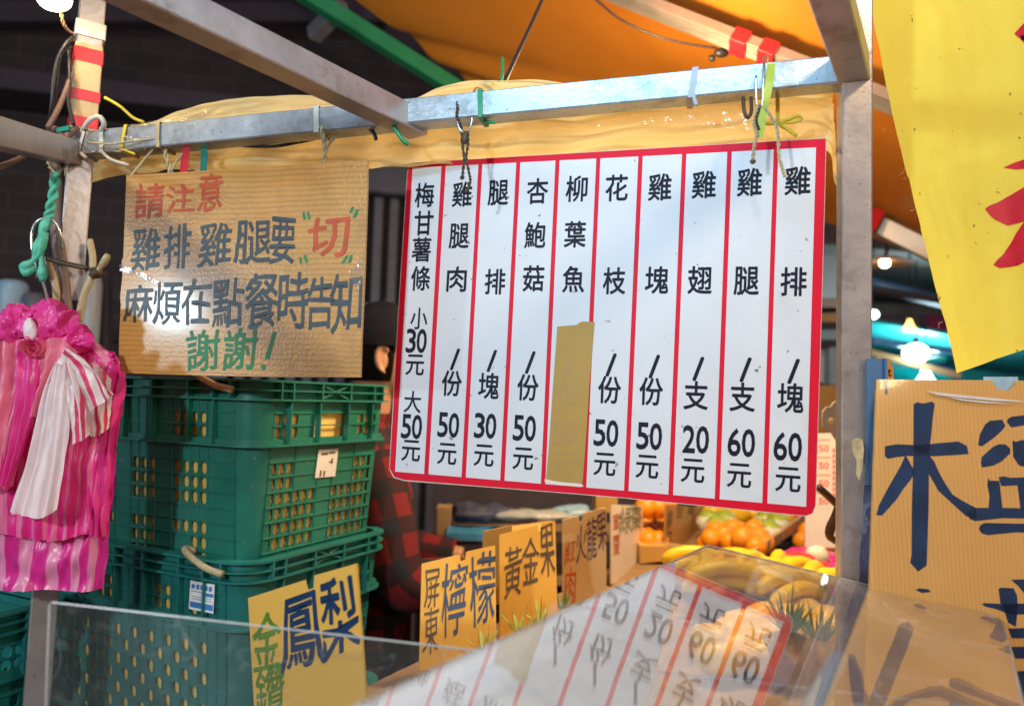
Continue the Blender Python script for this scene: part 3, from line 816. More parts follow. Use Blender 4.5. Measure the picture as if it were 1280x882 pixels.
# ties round the beam
def beam_at(px):
    i = min(range(2001), key=lambda k: abs(proj(BA.lerp(BB, k / 2000))[0] - px)); return BA.lerp(BB, i / 2000)
def loop_tie(px, w, mat, name, label, tail=None, gap=.0015, tilt=0, drop=0):
    c = beam_at(px); h = HT + gap
    t = thing(name, label, name.replace('_', ' '), c)
    pts = [FN * h + UP * h, FN * (h + .0006) , FN * h - UP * h, -UP * (h + drop) , -FN * h - UP * h, -FN * h, -FN * h + UP * h, UP * h]
    ring = []
    for i, q in enumerate(pts + pts[:1]):
        ring.append(c + q + AX * tilt * (q.dot(UP) / h))
    m = MB(); rows = []
    for p in ring:
        o = (p - c); o = (o - AX * o.dot(AX)).normalized()
        rows.append([p - AX * w, p + AX * w, p + AX * w + o * .0012, p - AX * w + o * .0012])
    m.grid(rows, closed=True); part('loop', m, mat, t)
    if tail:
        m = MB(); m.tube(spline([c + V(q[0] * AX + q[1] * UP + q[2] * FN) for q in tail], 12), [w * .8] * 11 + [w * .5], 6); part('tail', m, mat, t, True)
    return t
loop_tie(497, .0045, 'green_tie', 'cable_tie', 'bright green cable tie looped at the joint of two beams', [(0, -.022, .021), (.012, -.042, .018), (.022, -.052, .014)], tilt=-.006)
loop_tie(604, .0034, 'green_tie', 'cable_tie', 'dark green tie round the beam right of the wire hook', [(0, -.021, .0), (.02, -.028, .01)])
loop_tie(866, .0044, 'grey_tie', 'cable_tie', 'flat grey tie round the middle of the blue lit beam', [(0, -.02, .02), (.004, -.034, .018)], tilt=.004)
loop_tie(403, .0042, 'white_tie', 'cable_tie', 'whitish strap holding the right corner of the cardboard notice')
loop_tie(165, .0028, 'yellow_tie', 'twine_loop', 'yellow twine loop round the film covered beam', [(0, -.02, .02), (.022, -.03, .02)], tilt=.004)
loop_tie(138, .0038, 'white_tie', 'cable_tie', 'pale tie round the beam next to the left post', [(0, -.02, .02), (.02, -.036, .02), (.05, -.046, .016)])
loop_tie(112, .0050, 'whitetape', 'cable_tie', 'broad white tie nearest the left post', [(0, -.02, .02), (.012, -.03, .02)], tilt=.006)
loop_tie(208, .0030, 'beige_str', 'twine_loop', 'beige twine knotted round the beam above the notice')
m = MB(); m.tube(px_path([(131, 122, 1.27), (150, 133, 1.27), (166, 147, 1.275), (180, 153, 1.28)], 12), .0026, 6)
solo('twine_end', m, 'yellow_tie', 'stiff yellow twine end sticking up left of the beam', 'twine', smooth=True)
m = MB(); m.tube(px_path([(104, 162, 1.27), (112, 150, 1.26), (124, 146, 1.26), (130, 155, 1.265), (126, 164, 1.28)], 14), .0042, 6)
solo('cable_tie_loop', m, 'white_tie', 'open beige tie loop standing up beside the left post', 'cable tie', smooth=True)

# ribbons and strings that carry the notice
def strip(pts, w, mat, name, label, cat, th=.0008, wd=None):
    P = spline([at(*p) for p in pts], 14); wd = wd or AX; rows = []
    for p in P: rows.append([p - wd * w, p + wd * w, p + wd * w + FN * -th, p - wd * w - FN * th])
    m = MB().grid(rows, closed=True); return solo(name, m, mat, label, cat, smooth='auto')
strip([(233, 162, 1.262), (233, 180, 1.262), (231, 200, 1.262), (229, 222, 1.262)], .0072, 'redtape', 'ribbon', 'red ribbon hanging from the beam above the notice', 'ribbon')
strip([(255, 184, 1.268), (255, 198, 1.268), (254, 214, 1.27)], .0060, 'teal_tie', 'ribbon', 'short teal ribbon beside the red one', 'ribbon')
def string(pts, r, mat, name, label, cat, n=30, twist=0):
    P = spline([at(*p) for p in pts], n)
    m = MB()
    if twist:
        for s_ in (0, math.pi):
            q = []
            for i, p in enumerate(P):
                a_ = s_ + i * twist
                q.append(p + (AX * math.cos(a_) + FN * math.sin(a_)) * r * 1.05)
            m.tube(q, r, 6)
    else: m.tube(P, r, 6)
    return solo(name, m, mat, label, cat, smooth=True)
string([(401, 158, 1.20), (405, 178, 1.195), (406, 196, 1.19), (405, 213, 1.19)], .0022, 'beige_str', 'string', 'string from the whitish strap to the right corner of the notice', 'string', 20, .9)
string([(420, 170, 1.21), (412, 180, 1.20), (407, 190, 1.192)], .0020, 'beige_str', 'string', 'short beige string end slanting beside the strap', 'string')
string([(205, 176, 1.275), (208, 196, 1.262), (213, 214, 1.258), (213, 232, 1.256)], .0024, 'beige_str', 'string', 'beige string tied through the left corner of the notice', 'string', 20, .9)
string([(200, 178, 1.27), (185, 194, 1.27), (170, 212, 1.265), (162, 222, 1.262)], .0020, 'beige_str', 'string', 'loose beige string slanting down to the left of the notice', 'string')
string([(228, 192, 1.262), (220, 202, 1.26), (214, 214, 1.257)], .0018, 'beige_str', 'string', 'short beige string between knot and red ribbon', 'string')
string([(110, 178, 1.25), (140, 180, 1.25), (170, 176, 1.255), (203, 172, 1.26), (222, 166, 1.265)], .0014, 'beige_str', 'string', 'thin string running along the film on the beam', 'string')
string([(300, 182, 1.268), (340, 183, 1.262), (372, 178, 1.258), (400, 172, 1.25), (425, 166, 1.245)], .0028, 'cable', 'cable', 'dark cable lying under the left half of the beam', 'cable')
string([(455, 152, 1.20), (462, 160, 1.20), (468, 168, 1.20), (470, 175, 1.20)], .0034, 'cable', 'cable_end', 'black cable end poking down left of the green tie', 'cable')

# hooks and twisted wire that carry the menu board
def wire_hook(pts, r, mat, label, name='wire_hook'):
    return string(pts, r, mat, name, label, 'hook', 40)
wire_hook([(606, 116, 1.205), (602, 112, 1.195), (595, 111, 1.18), (591, 120, 1.165), (590, 138, 1.158), (589, 155, 1.155), (585, 163, 1.155), (579, 166, 1.155), (574, 160, 1.155), (571, 150, 1.158)], .0019, 'chrome', 'bright steel hook over the beam above the left part of the menu board')
string([(571, 126, 1.16), (572, 136, 1.156), (571, 145, 1.156), (575, 154, 1.156), (577, 163, 1.156), (578, 180, 1.155), (580, 196, 1.152), (579, 212, 1.142), (578, 222, 1.138)], .0013, 'rust', 'twisted_wire', 'rusty twisted wire knotted below the bright hook', 'wire', 60, .8)
string([(585, 164, 1.156), (585, 180, 1.155), (583, 197, 1.152), (586, 214, 1.142), (588, 226, 1.135), (585, 236, 1.13), (581, 240, 1.128)], .0012, 'rust', 'twisted_wire', 'second rusty wire with a frayed end over the menu board', 'wire', 60, .9)
m = MB(); m.ball(at(581, 172, 1.155), .0065, sc=(.8, .8, 1.7), wob=.3); solo('wire_knot', m, 'rust', 'dark wire knot between bright hook and menu board', 'knot', smooth=True)
wire_hook([(962, 80, 1.105), (960, 73, 1.095), (956, 72, 1.08), (955, 84, 1.068), (954, 108, 1.062), (953, 128, 1.06), (950, 134, 1.06), (946, 130, 1.06), (945, 112, 1.062), (945, 95, 1.064)], .0019, 'chrome', 'bright steel hook over the beam near the right post')
wire_hook([(929, 122, 1.085), (930, 137, 1.075), (934, 147, 1.075), (939, 140, 1.075), (939, 122, 1.085)], .0026, 'rust', 'brown rusty hook loop hanging under the beam near the right end')
string([(948, 130, 1.06), (945, 142, 1.06), (943, 156, 1.058), (946, 168, 1.055), (943, 182, 1.05), (941, 200, 1.045)], .0014, 'beige_str', 'twisted_wire', 'twisted wire from the right hook down to the menu board hole', 'wire', 60, .8)
string([(950, 132, 1.06), (945, 150, 1.058), (948, 162, 1.056)], .0013, 'rust', 'twisted_wire', 'short dark wire twist at the right hook', 'wire', 40, .9)
string([(955, 133, 1.058), (964, 146, 1.055), (971, 160, 1.052), (973, 176, 1.045), (974, 196, 1.038), (978, 210, 1.034), (981, 221, 1.032)], .0013, 'beige_str', 'twisted_wire', 'beige twisted wire hanging over the last menu column', 'wire', 60, .8)
strip([(964, 78, 1.07), (962, 100, 1.06), (958, 122, 1.058), (954, 140, 1.058), (951, 160, 1.056), (949, 172, 1.055)], .0055, 'lime', 'ribbon', 'lime yellow ribbon tied round the beam beside the right hook', 'ribbon')
strip([(972, 118, 1.10), (972, 136, 1.10), (972, 153, 1.10)], .0028, 'yellow_tie', 'ribbon', 'narrow yellow ribbon hanging from the beam to a bow', 'ribbon')
string([(955, 155, 1.095), (972, 154, 1.092), (986, 149, 1.09), (998, 145, 1.09), (1001, 150, 1.092), (990, 153, 1.092), (974, 155, 1.092), (985, 162, 1.09), (996, 170, 1.09)], .0024, 'yellow_tie', 'ribbon_bow', 'yellow bow tied in front of the tarpaulin', 'bow')

# black cable up to the awning and its green tie
string([(625, 118, 1.25), (630, 104, 1.28), (642, 78, 1.36), (655, 50, 1.46), (668, 22, 1.56), (684, -14, 1.7)], .0042, 'cable', 'cable', 'thick black cable rising from the beam to the awning', 'cable')
string([(626, 106, 1.245), (628, 90, 1.25), (628, 72, 1.26)], .0026, 'green_tie', 'cable_tie_end', 'green tie end standing up beside the black cable', 'cable tie')

# ------------------------------------------------------------------ yellow tarpaulin behind the beam, with clear film
def tarp_levels():
    def row(pts): return [at(p[0], p[1], p[2] + .045) for p in pts]
    return [row([(60, 205, 1.33), (108, 172, 1.32), (190, 150, 1.30), (255, 132, 1.28), (330, 122, 1.27), (430, 118, 1.24), (498, 126, 1.22), (560, 104, 1.21), (650, 98, 1.18), (760, 103, 1.15), (900, 92, 1.12), (1020, 92, 1.10), (1036, 100, 1.10)]),
            row([(62, 210, 1.33), (110, 196, 1.32), (190, 184, 1.30), (255, 172, 1.28), (330, 164, 1.26), (430, 155, 1.23), (498, 150, 1.21), (560, 145, 1.20), (650, 140, 1.17), (760, 133, 1.14), (900, 122, 1.11), (1022, 120, 1.09), (1044, 150, 1.09)]),
            row([(66, 216, 1.33), (112, 226, 1.32), (190, 214, 1.30), (255, 212, 1.28), (330, 212, 1.26), (430, 212, 1.235), (498, 210, 1.22), (560, 206, 1.205), (650, 206, 1.18), (760, 196, 1.15), (900, 190, 1.12), (1022, 186, 1.09), (1048, 236, 1.09)])]
tp_ = drape(tarp_levels(), 180, 50, .010, 11, .017, 3, 9, toward=FN, fade=True)
solo('yellow_tarpaulin', tp_, 'tarp', 'crumpled yellow tarpaulin strip tied behind the top beam', 'tarpaulin', smooth=True)
o = FN * .003
fl = drape([[at(*p) + o for p in [(108, 166, 1.285), (160, 158, 1.28), (215, 148, 1.27), (262, 136, 1.265)]],
            [at(*p) + o for p in [(112, 182, 1.272), (165, 176, 1.268), (220, 164, 1.262), (270, 152, 1.258)]],
            [at(*p) + o for p in [(116, 192, 1.272), (170, 190, 1.268), (205, 180, 1.264), (240, 163, 1.262)]]], 50, 16, .003, 7, .006, 5, 18, toward=FN)
solo('clear_film', fl, 'film', 'shiny clear film wrapped on the left end of the beam', 'plastic film', smooth=True)
o = -FN * .026
fl = drape([[at(*p) + o for p in [(640, 128, 1.19), (760, 122, 1.16), (866, 112, 1.13), (950, 110, 1.12)]],
            [at(*p) + o for p in [(640, 148, 1.18), (760, 140, 1.15), (866, 134, 1.125), (950, 132, 1.11)]],
            [at(*p) + o for p in [(640, 156, 1.18), (760, 150, 1.15), (866, 150, 1.125), (950, 160, 1.11)]]], 60, 14, .004, 11, .006, 8, 16, toward=FN)
solo('clear_film', fl, 'film', 'clear film gathered under the grey tie below the beam', 'plastic film', smooth=True)

# ------------------------------------------------------------------ bulb and cables at the left post
bl = thing('bare_bulb', 'bare warm light bulb glowing at the top left corner', 'bulb', BULB)
m = MB(); m.ball(BULB, .021, sc=(1.3, 1, .9)); part('glass', m, 'glow_warm', bl, True)
m = MB(); m.lathe(BULB + V((0, 0, .022)), [(0, 0), (.015, 0), (.017, .03), (.010, .045), (0, .045)], 14); part('socket', m, 'cable', bl, 'auto')
string([(76, 14, 1.22), (79, 28, 1.24), (84, 37, 1.26), (90, 41, 1.28)], .0016, 'tan', 'chain', 'small chain from the bulb to the left post', 'chain', 16, 1.2)
for i, (pts, r, mm, lb) in enumerate([
    ([(92, 46, 1.27), (82, 56, 1.26), (72, 75, 1.26), (67, 100, 1.26), (65, 130, 1.265), (62, 152, 1.28)], .0034, 'cable', 'black cable bowing out left of the taped post'),
    ([(90, 58, 1.27), (77, 66, 1.26), (72, 90, 1.265), (70, 120, 1.27), (64, 150, 1.28)], .0028, 'cable', 'thin black cable inside the bowed one by the post'),
    ([(90, 92, 1.28), (82, 115, 1.27), (72, 138, 1.26), (60, 160, 1.25)], .0046, 'browncable', 'brown cable slanting down to the left beam'),
    ([(86, 60, 1.28), (87, 100, 1.275), (85, 126, 1.27), (92, 156, 1.27)], .0034, 'cable', 'black cable running down the corner of the post'),
    ([(-6, 210, 1.05), (12, 204, 1.12), (28, 196, 1.2), (34, 188, 1.26)], .0044, 'browncable', 'brown cable coming in at the left edge under the beam')]):
    string(pts, r, mm, 'cable', lb, 'cable')
for pts, lb in [([(62, 160, 1.285), (76, 166, 1.265), (80, 186, 1.262), (78, 202, 1.27)], 'brown cord wound left at the beam joint'), ([(96, 160, 1.28), (84, 170, 1.262), (78, 186, 1.262), (74, 200, 1.27)], 'brown cord crossing right at the beam joint')]:
    string(pts, .0062, 'browncable', 'cord', lb, 'cord')
m = MB(); m.bar(at(73, 164, 1.262), at(88, 161, 1.262), .004, .005, up=FN); solo('tape_scrap', m, 'teal_tie', 'teal scrap of tape at the beam joint', 'tape')
m = MB(); m.tube(px_path([(72, 200, 1.30), (70, 270, 1.29), (76, 330, 1.285), (84, 400, 1.28)], 20), .011, 8); solo('pipe', m, 'browncable', 'brown pipe running down behind the left post', 'pipe', smooth=True)
# green twine with S hook, sticks and the screw on the post
string([(58, 199, 1.255), (64, 210, 1.25), (70, 216, 1.25), (76, 213, 1.26), (84, 205, 1.27)], .0018, 'beige_str', 'string', 'thin string under the beam joint at the left post', 'string')
string([(70, 216, 1.25), (67, 240, 1.248), (63, 262, 1.246), (60, 275, 1.245)], .0042, 'jade', 'twine', 'jade green twine hanging from the beam joint', 'twine', 30, .5)
m = MB()
for pts in ([(60, 272, 1.243), (54, 290, 1.24), (50, 310, 1.24), (53, 335, 1.24), (53, 352, 1.243)], [(58, 276, 1.24), (49, 300, 1.236), (42, 325, 1.235), (28, 336, 1.235)], [(56, 290, 1.238), (48, 318, 1.236), (36, 330, 1.235), (27, 334, 1.235), (33, 341, 1.235), (44, 334, 1.236)]):
    m.tube(px_path(pts, 18), [.006 + .002 * math.sin(i) for i in range(18)], 7)
solo('twine_knot', m, 'jade', 'frayed jade twine knot on the bent steel hook', 'knot', smooth=True)
wire_hook([(77, 311, 1.255), (76, 296, 1.25), (70, 280, 1.245), (60, 273, 1.24), (47, 276, 1.235), (40, 290, 1.235), (40, 308, 1.235), (44, 330, 1.236), (46, 348, 1.24)], .0024, 'chrome', 'bent steel hook held by the jade twine')
wire_hook([(53, 350, 1.243), (57, 364, 1.235), (60, 378, 1.225)], .0024, 'chrome', 'thin steel pin below the twine knot', 'steel_pin')
wire_hook([(20, 375, 1.20), (21, 386, 1.195), (22, 398, 1.19)], .0028, 'chrome', 'steel pin stuck in the crumpled pink bag', 'steel_pin')
string([(58, 322, 1.262), (66, 345, 1.262), (70, 362, 1.265), (71, 378, 1.27)], .0060, 'tan', 'stick', 'bent bamboo stick on the left of the post', 'stick')
string([(112, 300, 1.275), (116, 322, 1.268), (114, 345, 1.262), (106, 365, 1.26), (101, 385, 1.262), (99, 402, 1.265)], .0058, 'tan', 'stick', 'bent bamboo stick on the right of the post', 'stick')
string([(59, 323, 1.252), (80, 329, 1.25), (108, 335, 1.252)], .0044, 'rust', 'bolt', 'rusty bolt across the left post', 'bolt')
m = MB(); m.tube(px_path([(119, 342, 1.262), (125, 335, 1.258), (131, 326, 1.252), (135, 318, 1.25)], 10), [.004, .004, .004, .0045, .0052, .006, .006, .006, .0055, .004], 8)
solo('peg', m, 'beige_str', 'pale peg sticking out right of the post', 'peg', smooth=True)
m = MB(); m.ball(at(120, 341, 1.262), .010, wob=.4); solo('knot', m, 'rust', 'brown knot at the root of the pale peg', 'knot', smooth=True)

# tan residue of tape on the right post
m = MB(); c_ = [at(x_, y_, 1.03) for x_, y_ in [(1065, 550), (1071, 547), (1078, 549), (1080, 560), (1078, 585), (1074, 601), (1070, 592), (1071, 575), (1066, 566)]]
pl_ = p0 + FN * (HT + .0006)
c_ = [EYE + (q - EYE).normalized() * ((pl_ - EYE).dot(FN) / (q - EYE).normalized().dot(FN)) for q in c_]
m.slab(c_, FN, .0006); part('tape_residue', m, 'beige_str', fr)

# ------------------------------------------------------------------ menu board
MF = Frame([(510, 203.4), (1033, 172.5), (1020, 645), (485.7, 599.5)], 1.275)
mn = thing('menu_board', 'white menu board with ten red ruled columns hanging from wire hooks', 'menu board', MF.pt(.5, 1))
out = [MF.px(*p) for p in [(516, 203), (600, 198.2), (780, 187.3), (900, 180.2), (1033, 172.5), (1031, 260), (1027, 400), (1022, 560), (1020, 632), (1016, 642), (1008, 645), (960, 640.5), (898, 634), (840, 628.5), (780, 622.5), (700, 615.8), (600, 608), (506, 601), (492, 597), (486.5, 586), (490, 520), (498.3, 380), (504, 290), (509, 215), (511, 207)]]
m = MB(); MF.polyw(m, out, -.0045, 0); part('backing_board', m, 'board', mn)
# red print: border and column rules
def cx(pts):  # polygon of the white windows
    return pts
tops = [(516, 210, 554.9 - 3), (554.9 + 2.5, 0, 600.6 - 2.5), (600.6 + 2.5, 0, 648 - 2.6), (648 + 2.6, 0, 697 - 2.6), (697 + 2.6, 0, 748 - 2.6), (748 + 2.6, 0, 800.8 - 2.8), (800.8 + 2.8, 0, 855.3 - 2.8), (855.3 + 2.8, 0, 912 - 2.9), (912 + 2.9, 0, 970 - 2.9), (970 + 2.9, 0, 1020)]
bots = [(494, 530.2), (535.8, 576.9), (582.4, 625.3), (630.8, 676.2), (681.8, 727.2), (733, 780), (785.8, 835.4), (841.4, 893.4), (899.6, 952.8), (959.2, 1007.6)]
ty = lambda x: 210 - (x - 516) * (210 - 184.5) / (1020 - 516)
by = lambda x: 589 + (x - 494) * .083 + max(0, x - 780) * .006
red = [MF.px(*p) for p in [(516.5, 203.6), (600, 198.8), (780, 187.9), (900, 180.8), (1032.3, 173.2), (1030.3, 260), (1026.3, 400), (1021.3, 560), (1019.3, 631), (1015.3, 641), (1007.5, 644), (960, 639.5), (898, 633), (840, 627.5), (780, 621.5), (700, 614.8), (600, 607), (506, 599.5), (493, 596), (487.3, 585), (491, 520), (499, 380), (504.7, 290), (509.6, 215), (511.6, 207.6)]]
m = MB(); MF.polyw(m, red, 0, .0003); part('red_border', m, 'red', mn)
panels = []
for (x0, _, x1), (b0, b1) in zip(tops, bots):
    m = MB(); MF.poly(m, [(x0, ty(x0)), (x1, ty(x1)), (b1, by(b1)), (b0, by(b0))], .0003, .0006)
    panels.append(part('column_panel', m, 'white', mn))
ink = MB()
def mchar(ch, x, y, kind='c'):
    P = MF.px(x, y); u = (P - MF.O).dot(MF.e1) / MF.w ** 2; v = (P - MF.O).dot(MF.e2 - MF.e1 * (MF.e2.dot(MF.e1) / MF.w ** 2)) / (MF.e2 - MF.e1 * (MF.e2.dot(MF.e1) / MF.w ** 2)).length_squared
    u = u - v * MF.e2.dot(MF.e1) / MF.w ** 2
    w, h = {'c': (.0335, .0400), 'd': (.0370, .0380), '/': (.0145, .032), 'y': (.0320, .0330), 's': (.030, .035)}[kind]
    off = {'c': .020, 'd': .030, '/': .05, 'y': .018, 's': .012}[kind]
    du, dv = w / MF.w / 2, h / MF.h / 2
    q = [MF.pt(u - du, v - dv, .0008), MF.pt(u + du, v - dv, .0008), MF.pt(u + du, v + dv, .0008), MF.pt(u - du, v + dv, .0008)]
    if kind == 'd' : # two digits side by side
        for i, c in enumerate(ch):
            a, b = i * .52, i * .52 + .46
            write_w(ink, [q[0].lerp(q[1], a), q[0].lerp(q[1], b), q[3].lerp(q[2], b), q[3].lerp(q[2], a)], c, MF.N, off)
    else: write_w(ink, q, ch, MF.N, off)
K = {'/': '/', '元': 'y'}
for ci, col in enumerate(["梅531,244 甘530,279 薯527,312 條526,348 小524,398 30:521,426 元519,456 大516,502 50:515,533 元514,563",
            "雞578,243 腿574,295 肉571,349 /569,449 份565,479 50:561,531 元559,567",
            "腿623,241 排619,352 /615,451 塊611,482 30:607,532 元605,569",
            "杏672,239 鮑669,294 菇667,348 /663,453 份660,484 50:656,535 元654,573",
            "柳721,236 葉719,293 魚717,349 /709,460 份709,487 50:706,539 元704,578",
            "花771,235 枝768,351 /764,456 份762,487 50:758,541 元756,580",
            "雞825,234 塊821,350 /818,458 份814,489 50:812,545 元809,583",
            "雞880,231 翅875,350 /873,461 支870,494 20:870,549 元866,588",
            "雞937,228 腿933,351 /932,462 支928,496 60:927,553 元924,594",
            "雞997,226 排992,352 /992,464 塊988,497 60:985,558 元985,599"]):
    ink = MB()
    for it in col.split():
        if ':' in it: ch, xy = it.split(':'); kd = 'd'
        else: ch, xy = it[0], it[1:]; kd = K.get(ch, 'c')
        x, y = map(float, xy.split(','))
        if kd == 'c' and x < 535 and ch in '小大': kd = 's'
        mchar(ch, x, y, kd)
    part('lettering', ink, 'ink', panels[ci])
# holes with wire
for x, y in ((578, 222), (941, 202)):
    m = MB(); m.lathe(MF.px(x, y, .0006), [(0, .001), (.0028, .0012), (.0040, .0004), (.0042, -.0005)], 14, axis=MF.N); part('wire_hole', m, 'rust', mn, True)
# brown tape over a price
m = MB()
MF.poly(m, [(697, 408), (710, 407), (721.5, 406), (724, 403.5), (728, 402), (737, 402), (743.5, 402.5), (737, 480), (733, 545), (728.5, 604), (712, 602.5), (696, 601), (683, 598.5), (687, 550), (691, 490)], .0010, .0014)
tpatch = part('tape_patch', m, 'tape', mn, label='strip of brown tape covering one price')
gh = MB(); ink_keep = ink; ink = gh
for ch_, x_, y_, k_ in (('/', 711, 458, '/'), ('份', 709, 489, 'c'), ('50', 706, 541, 'd'), ('元', 704, 580, 'y')): mchar(ch_, x_, y_, k_)
gh.v = [p + MF.N * .0007 for p in gh.v]; ink = ink_keep
part('faded_print', gh, 'ghost', tpatch)
m = MB(); MF.poly(m, [(681.5, 598), (700, 602.5), (728, 605.5), (730, 607.5), (700, 606), (681, 602)], .0006, .0010); part('tape_scrap', m, 'cream', mn)

# ------------------------------------------------------------------ cardboard notice
CF = Frame([(158, 219), (460, 200), (450.5, 472), (147.5, 466)], 1.262)
cd = thing('cardboard_notice', 'brown taped cardboard notice with hand written red, black and green characters', 'notice', CF.pt(.5, 1))
m = MB(); CF.poly(m, [(158, 219), (230, 215), (330, 208.5), (459.5, 200), (459, 240), (457, 300), (455.5, 345), (452, 420), (450.5, 471.5), (350, 471), (250, 469), (148, 466), (149, 420), (151, 380), (150, 372), (153, 345), (152, 326), (154, 322), (156, 270)], -.0045, 0)
part('cardboard', m, 'card', cd)
def zc(s, x0, y0, x1, y1): return (s, 140 + x0 / 2.941, 180 + y0 / 2.941, 140 + x1 / 2.941, 180 + y1 / 2.941)
def marker(fr, parent, items, mat, off=.014, jit=.035, h=.0005, shear=.05):
    m = MB()
    for i, (ch, x0, y0, x1, y1) in enumerate(items):
        w = x1 - x0; s_ = shear * (y1 - y0); sk = -.06 * w
        write(m, fr, ch, [(x0 + s_ * .5, y0 - sk * .5), (x1 + s_ * .5, y0 + sk * .5), (x1 - s_ * .5, y1 + sk * .5), (x0 - s_ * .5, y1 - sk * .5)], h, off, jit, i * 3 + len(ch) + x0 * .01)
    return part('lettering', m, mat, parent.children[0] if parent.children else parent)
marker(CF, cd, [zc(*a) for a in [('請', 85, 148, 190, 270), ('注', 198, 150, 300, 252), ('意', 318, 108, 405, 243), ('切', 722, 270, 872, 415)]], 'marker_red', .016, .07)
marker(CF, cd, [zc(*a) for a in [('雞', 72, 310, 176, 462), ('排', 190, 298, 288, 458), ('雞', 320, 288, 438, 447), ('腿', 452, 284, 582, 436), ('要', 583, 273, 672, 442),
    ('麻', 45, 515, 150, 650), ('煩', 150, 508, 255, 662), ('在', 258, 490, 362, 665), ('點', 368, 490, 482, 668), ('餐', 490, 475, 612, 672), ('時', 614, 468, 722, 678), ('告', 715, 492, 815, 682), ('知', 805, 480, 917, 688)]], 'marker_dark', .012, .07)
gm = marker(CF, cd, [zc(*a) for a in [('謝', 278, 682, 398, 832), ('謝', 410, 678, 532, 830)]], 'marker_green', .012, .07)
m = MB()
for q in [((606, 690), (592, 690), (562, 790), (578, 792)), ((548, 815), (556, 808), (566, 815), (564, 830), (552, 831)),
          ((700, 252), (708, 250), (714, 276), (704, 280)), ((716, 250), (724, 248), (732, 276), (722, 278)), ((880, 232), (890, 230), (884, 252), (872, 254)), ((898, 240), (910, 240), (896, 272), (884, 272)),
          ((688, 418), (696, 414), (700, 438), (692, 440)), ((704, 410), (714, 406), (722, 434), (712, 438)), ((858, 412), (870, 406), (858, 436), (842, 440)), ((876, 408), (886, 406), (880, 434), (866, 438))]:
    CF.poly(m, [(140 + x / 2.941, 180 + y / 2.941) for x, y in q], 0, .0005)
part('punctuation', m, 'marker_green', cd)
# strips of clear tape across the face
m = MB(); CF.poly(m, [(150, 330), (182, 342), (200, 352), (198, 356), (180, 348), (150, 338)], .0008, .0011); CF.poly(m, [(436, 340), (455, 318), (454, 352), (446, 366)], .0008, .0011)
part('clear_tape', m, 'film', cd)

# ------------------------------------------------------------------ big cardboard sign on the right
BF = Frame([(1096, 474), (1412, 477), (1420, 968), (1078, 962)], 1.03)
bs = thing('cardboard_sign', 'large corrugated cardboard sign with thick blue brush characters at the right', 'sign', BF.pt(.5, 1))
m = MB(); BF.poly(m, [(1096, 474), (1240, 475), (1246, 486), (1260, 488), (1268, 482), (1272, 475.5), (1412, 477), (1420, 968), (1078, 962), (1085, 800), (1092, 600)], -.005, 0)
part('cardboard', m, 'bigcard', bs)
z7 = lambda pts: [(1000 + x / 3.15, 440 + y / 3.15) for x, y in pts]
z6 = lambda pts: [(1000 + x / 3.15, 200 + y / 3.15) for x, y in pts]
z8 = lambda pts: [(960 + x / 3.644, 640 + y / 3.644) for x, y in pts]
strokes = [z7(p) for p in [
    [(447, 205), (460, 197), (485, 202), (520, 194), (529, 204), (522, 260), (508, 400), (505, 620), (498, 838), (465, 862), (434, 828), (440, 790), (440, 620), (447, 390)],
    [(334, 370), (380, 362), (470, 366), (540, 358), (622, 351), (656, 368), (663, 400), (600, 405), (520, 409), (420, 408), (380, 412), (345, 419), (334, 408)],
    [(415, 405), (452, 470), (436, 500), (404, 540), (380, 578), (322, 642), (300, 640), (312, 600), (350, 528), (395, 450)],
    [(498, 395), (528, 430), (545, 470), (570, 515), (600, 560), (640, 585), (692, 612), (692, 655), (655, 645), (610, 605), (575, 572), (545, 545), (500, 465)],
    [(701, 366), (708, 325), (728, 285), (746, 270), (795, 265), (808, 290), (790, 312), (760, 338), (716, 370)],
    [(712, 434), (716, 412), (728, 400), (760, 372), (782, 362), (808, 362), (826, 378), (826, 398), (792, 430), (760, 446), (716, 453)],
    [(814, 275), (818, 262), (832, 254), (900, 246), (1000, 244), (1000, 282), (900, 284), (832, 296)],
    [(836, 348), (850, 352), (876, 344), (900, 360), (1000, 420), (1000, 470), (900, 455), (862, 445), (840, 412)],
    [(737, 520), (742, 495), (746, 505), (784, 506), (790, 560), (796, 614), (742, 614), (746, 565)],
    [(782, 492), (800, 488), (830, 494), (1000, 488), (1000, 520), (840, 524), (792, 526)],
    [(856, 522), (905, 522), (904, 620), (868, 614)],
    [(655, 632), (668, 614), (690, 612), (800, 612), (1000, 616), (1000, 656), (800, 652), (690, 664), (668, 655)],
    [(704, 695), (712, 678), (730, 671), (850, 674), (1000, 672), (1000, 714), (850, 708), (738, 719), (715, 712)]]] + [z8(p) for p in [
    [(1050, 348), (1060, 342), (1118, 345), (1134, 380), (1136, 440), (1128, 520), (1094, 502), (1080, 460), (1058, 410)],
    [(974, 418), (985, 412), (1060, 416), (1300, 412), (1300, 462), (1100, 464), (1040, 440), (990, 428)],
    [(1108, 306), (1300, 300), (1300, 340), (1170, 372), (1140, 335)],
    [(1094, 528), (1300, 522), (1300, 572), (1110, 572)],
    [(1108, 612), (1300, 606), (1300, 668), (1125, 664)],
    [(1134, 722), (1300, 716), (1300, 1000), (1160, 1000), (1150, 840)],
    [(672, 352), (690, 345), (730, 350), (742, 362), (700, 366)]]]
m = MB()
for p in strokes: BF.poly(m, p, 0, .0006)
part('lettering', m, 'marker_blue', bs)
m = MB(); BF.poly(m, [(1098, 474.5), (1250, 476), (1410, 478), (1416, 900), (1086, 900)], .004, .0045)
part('plastic_cover', m, 'plastic_cover', bs)
m = MB()
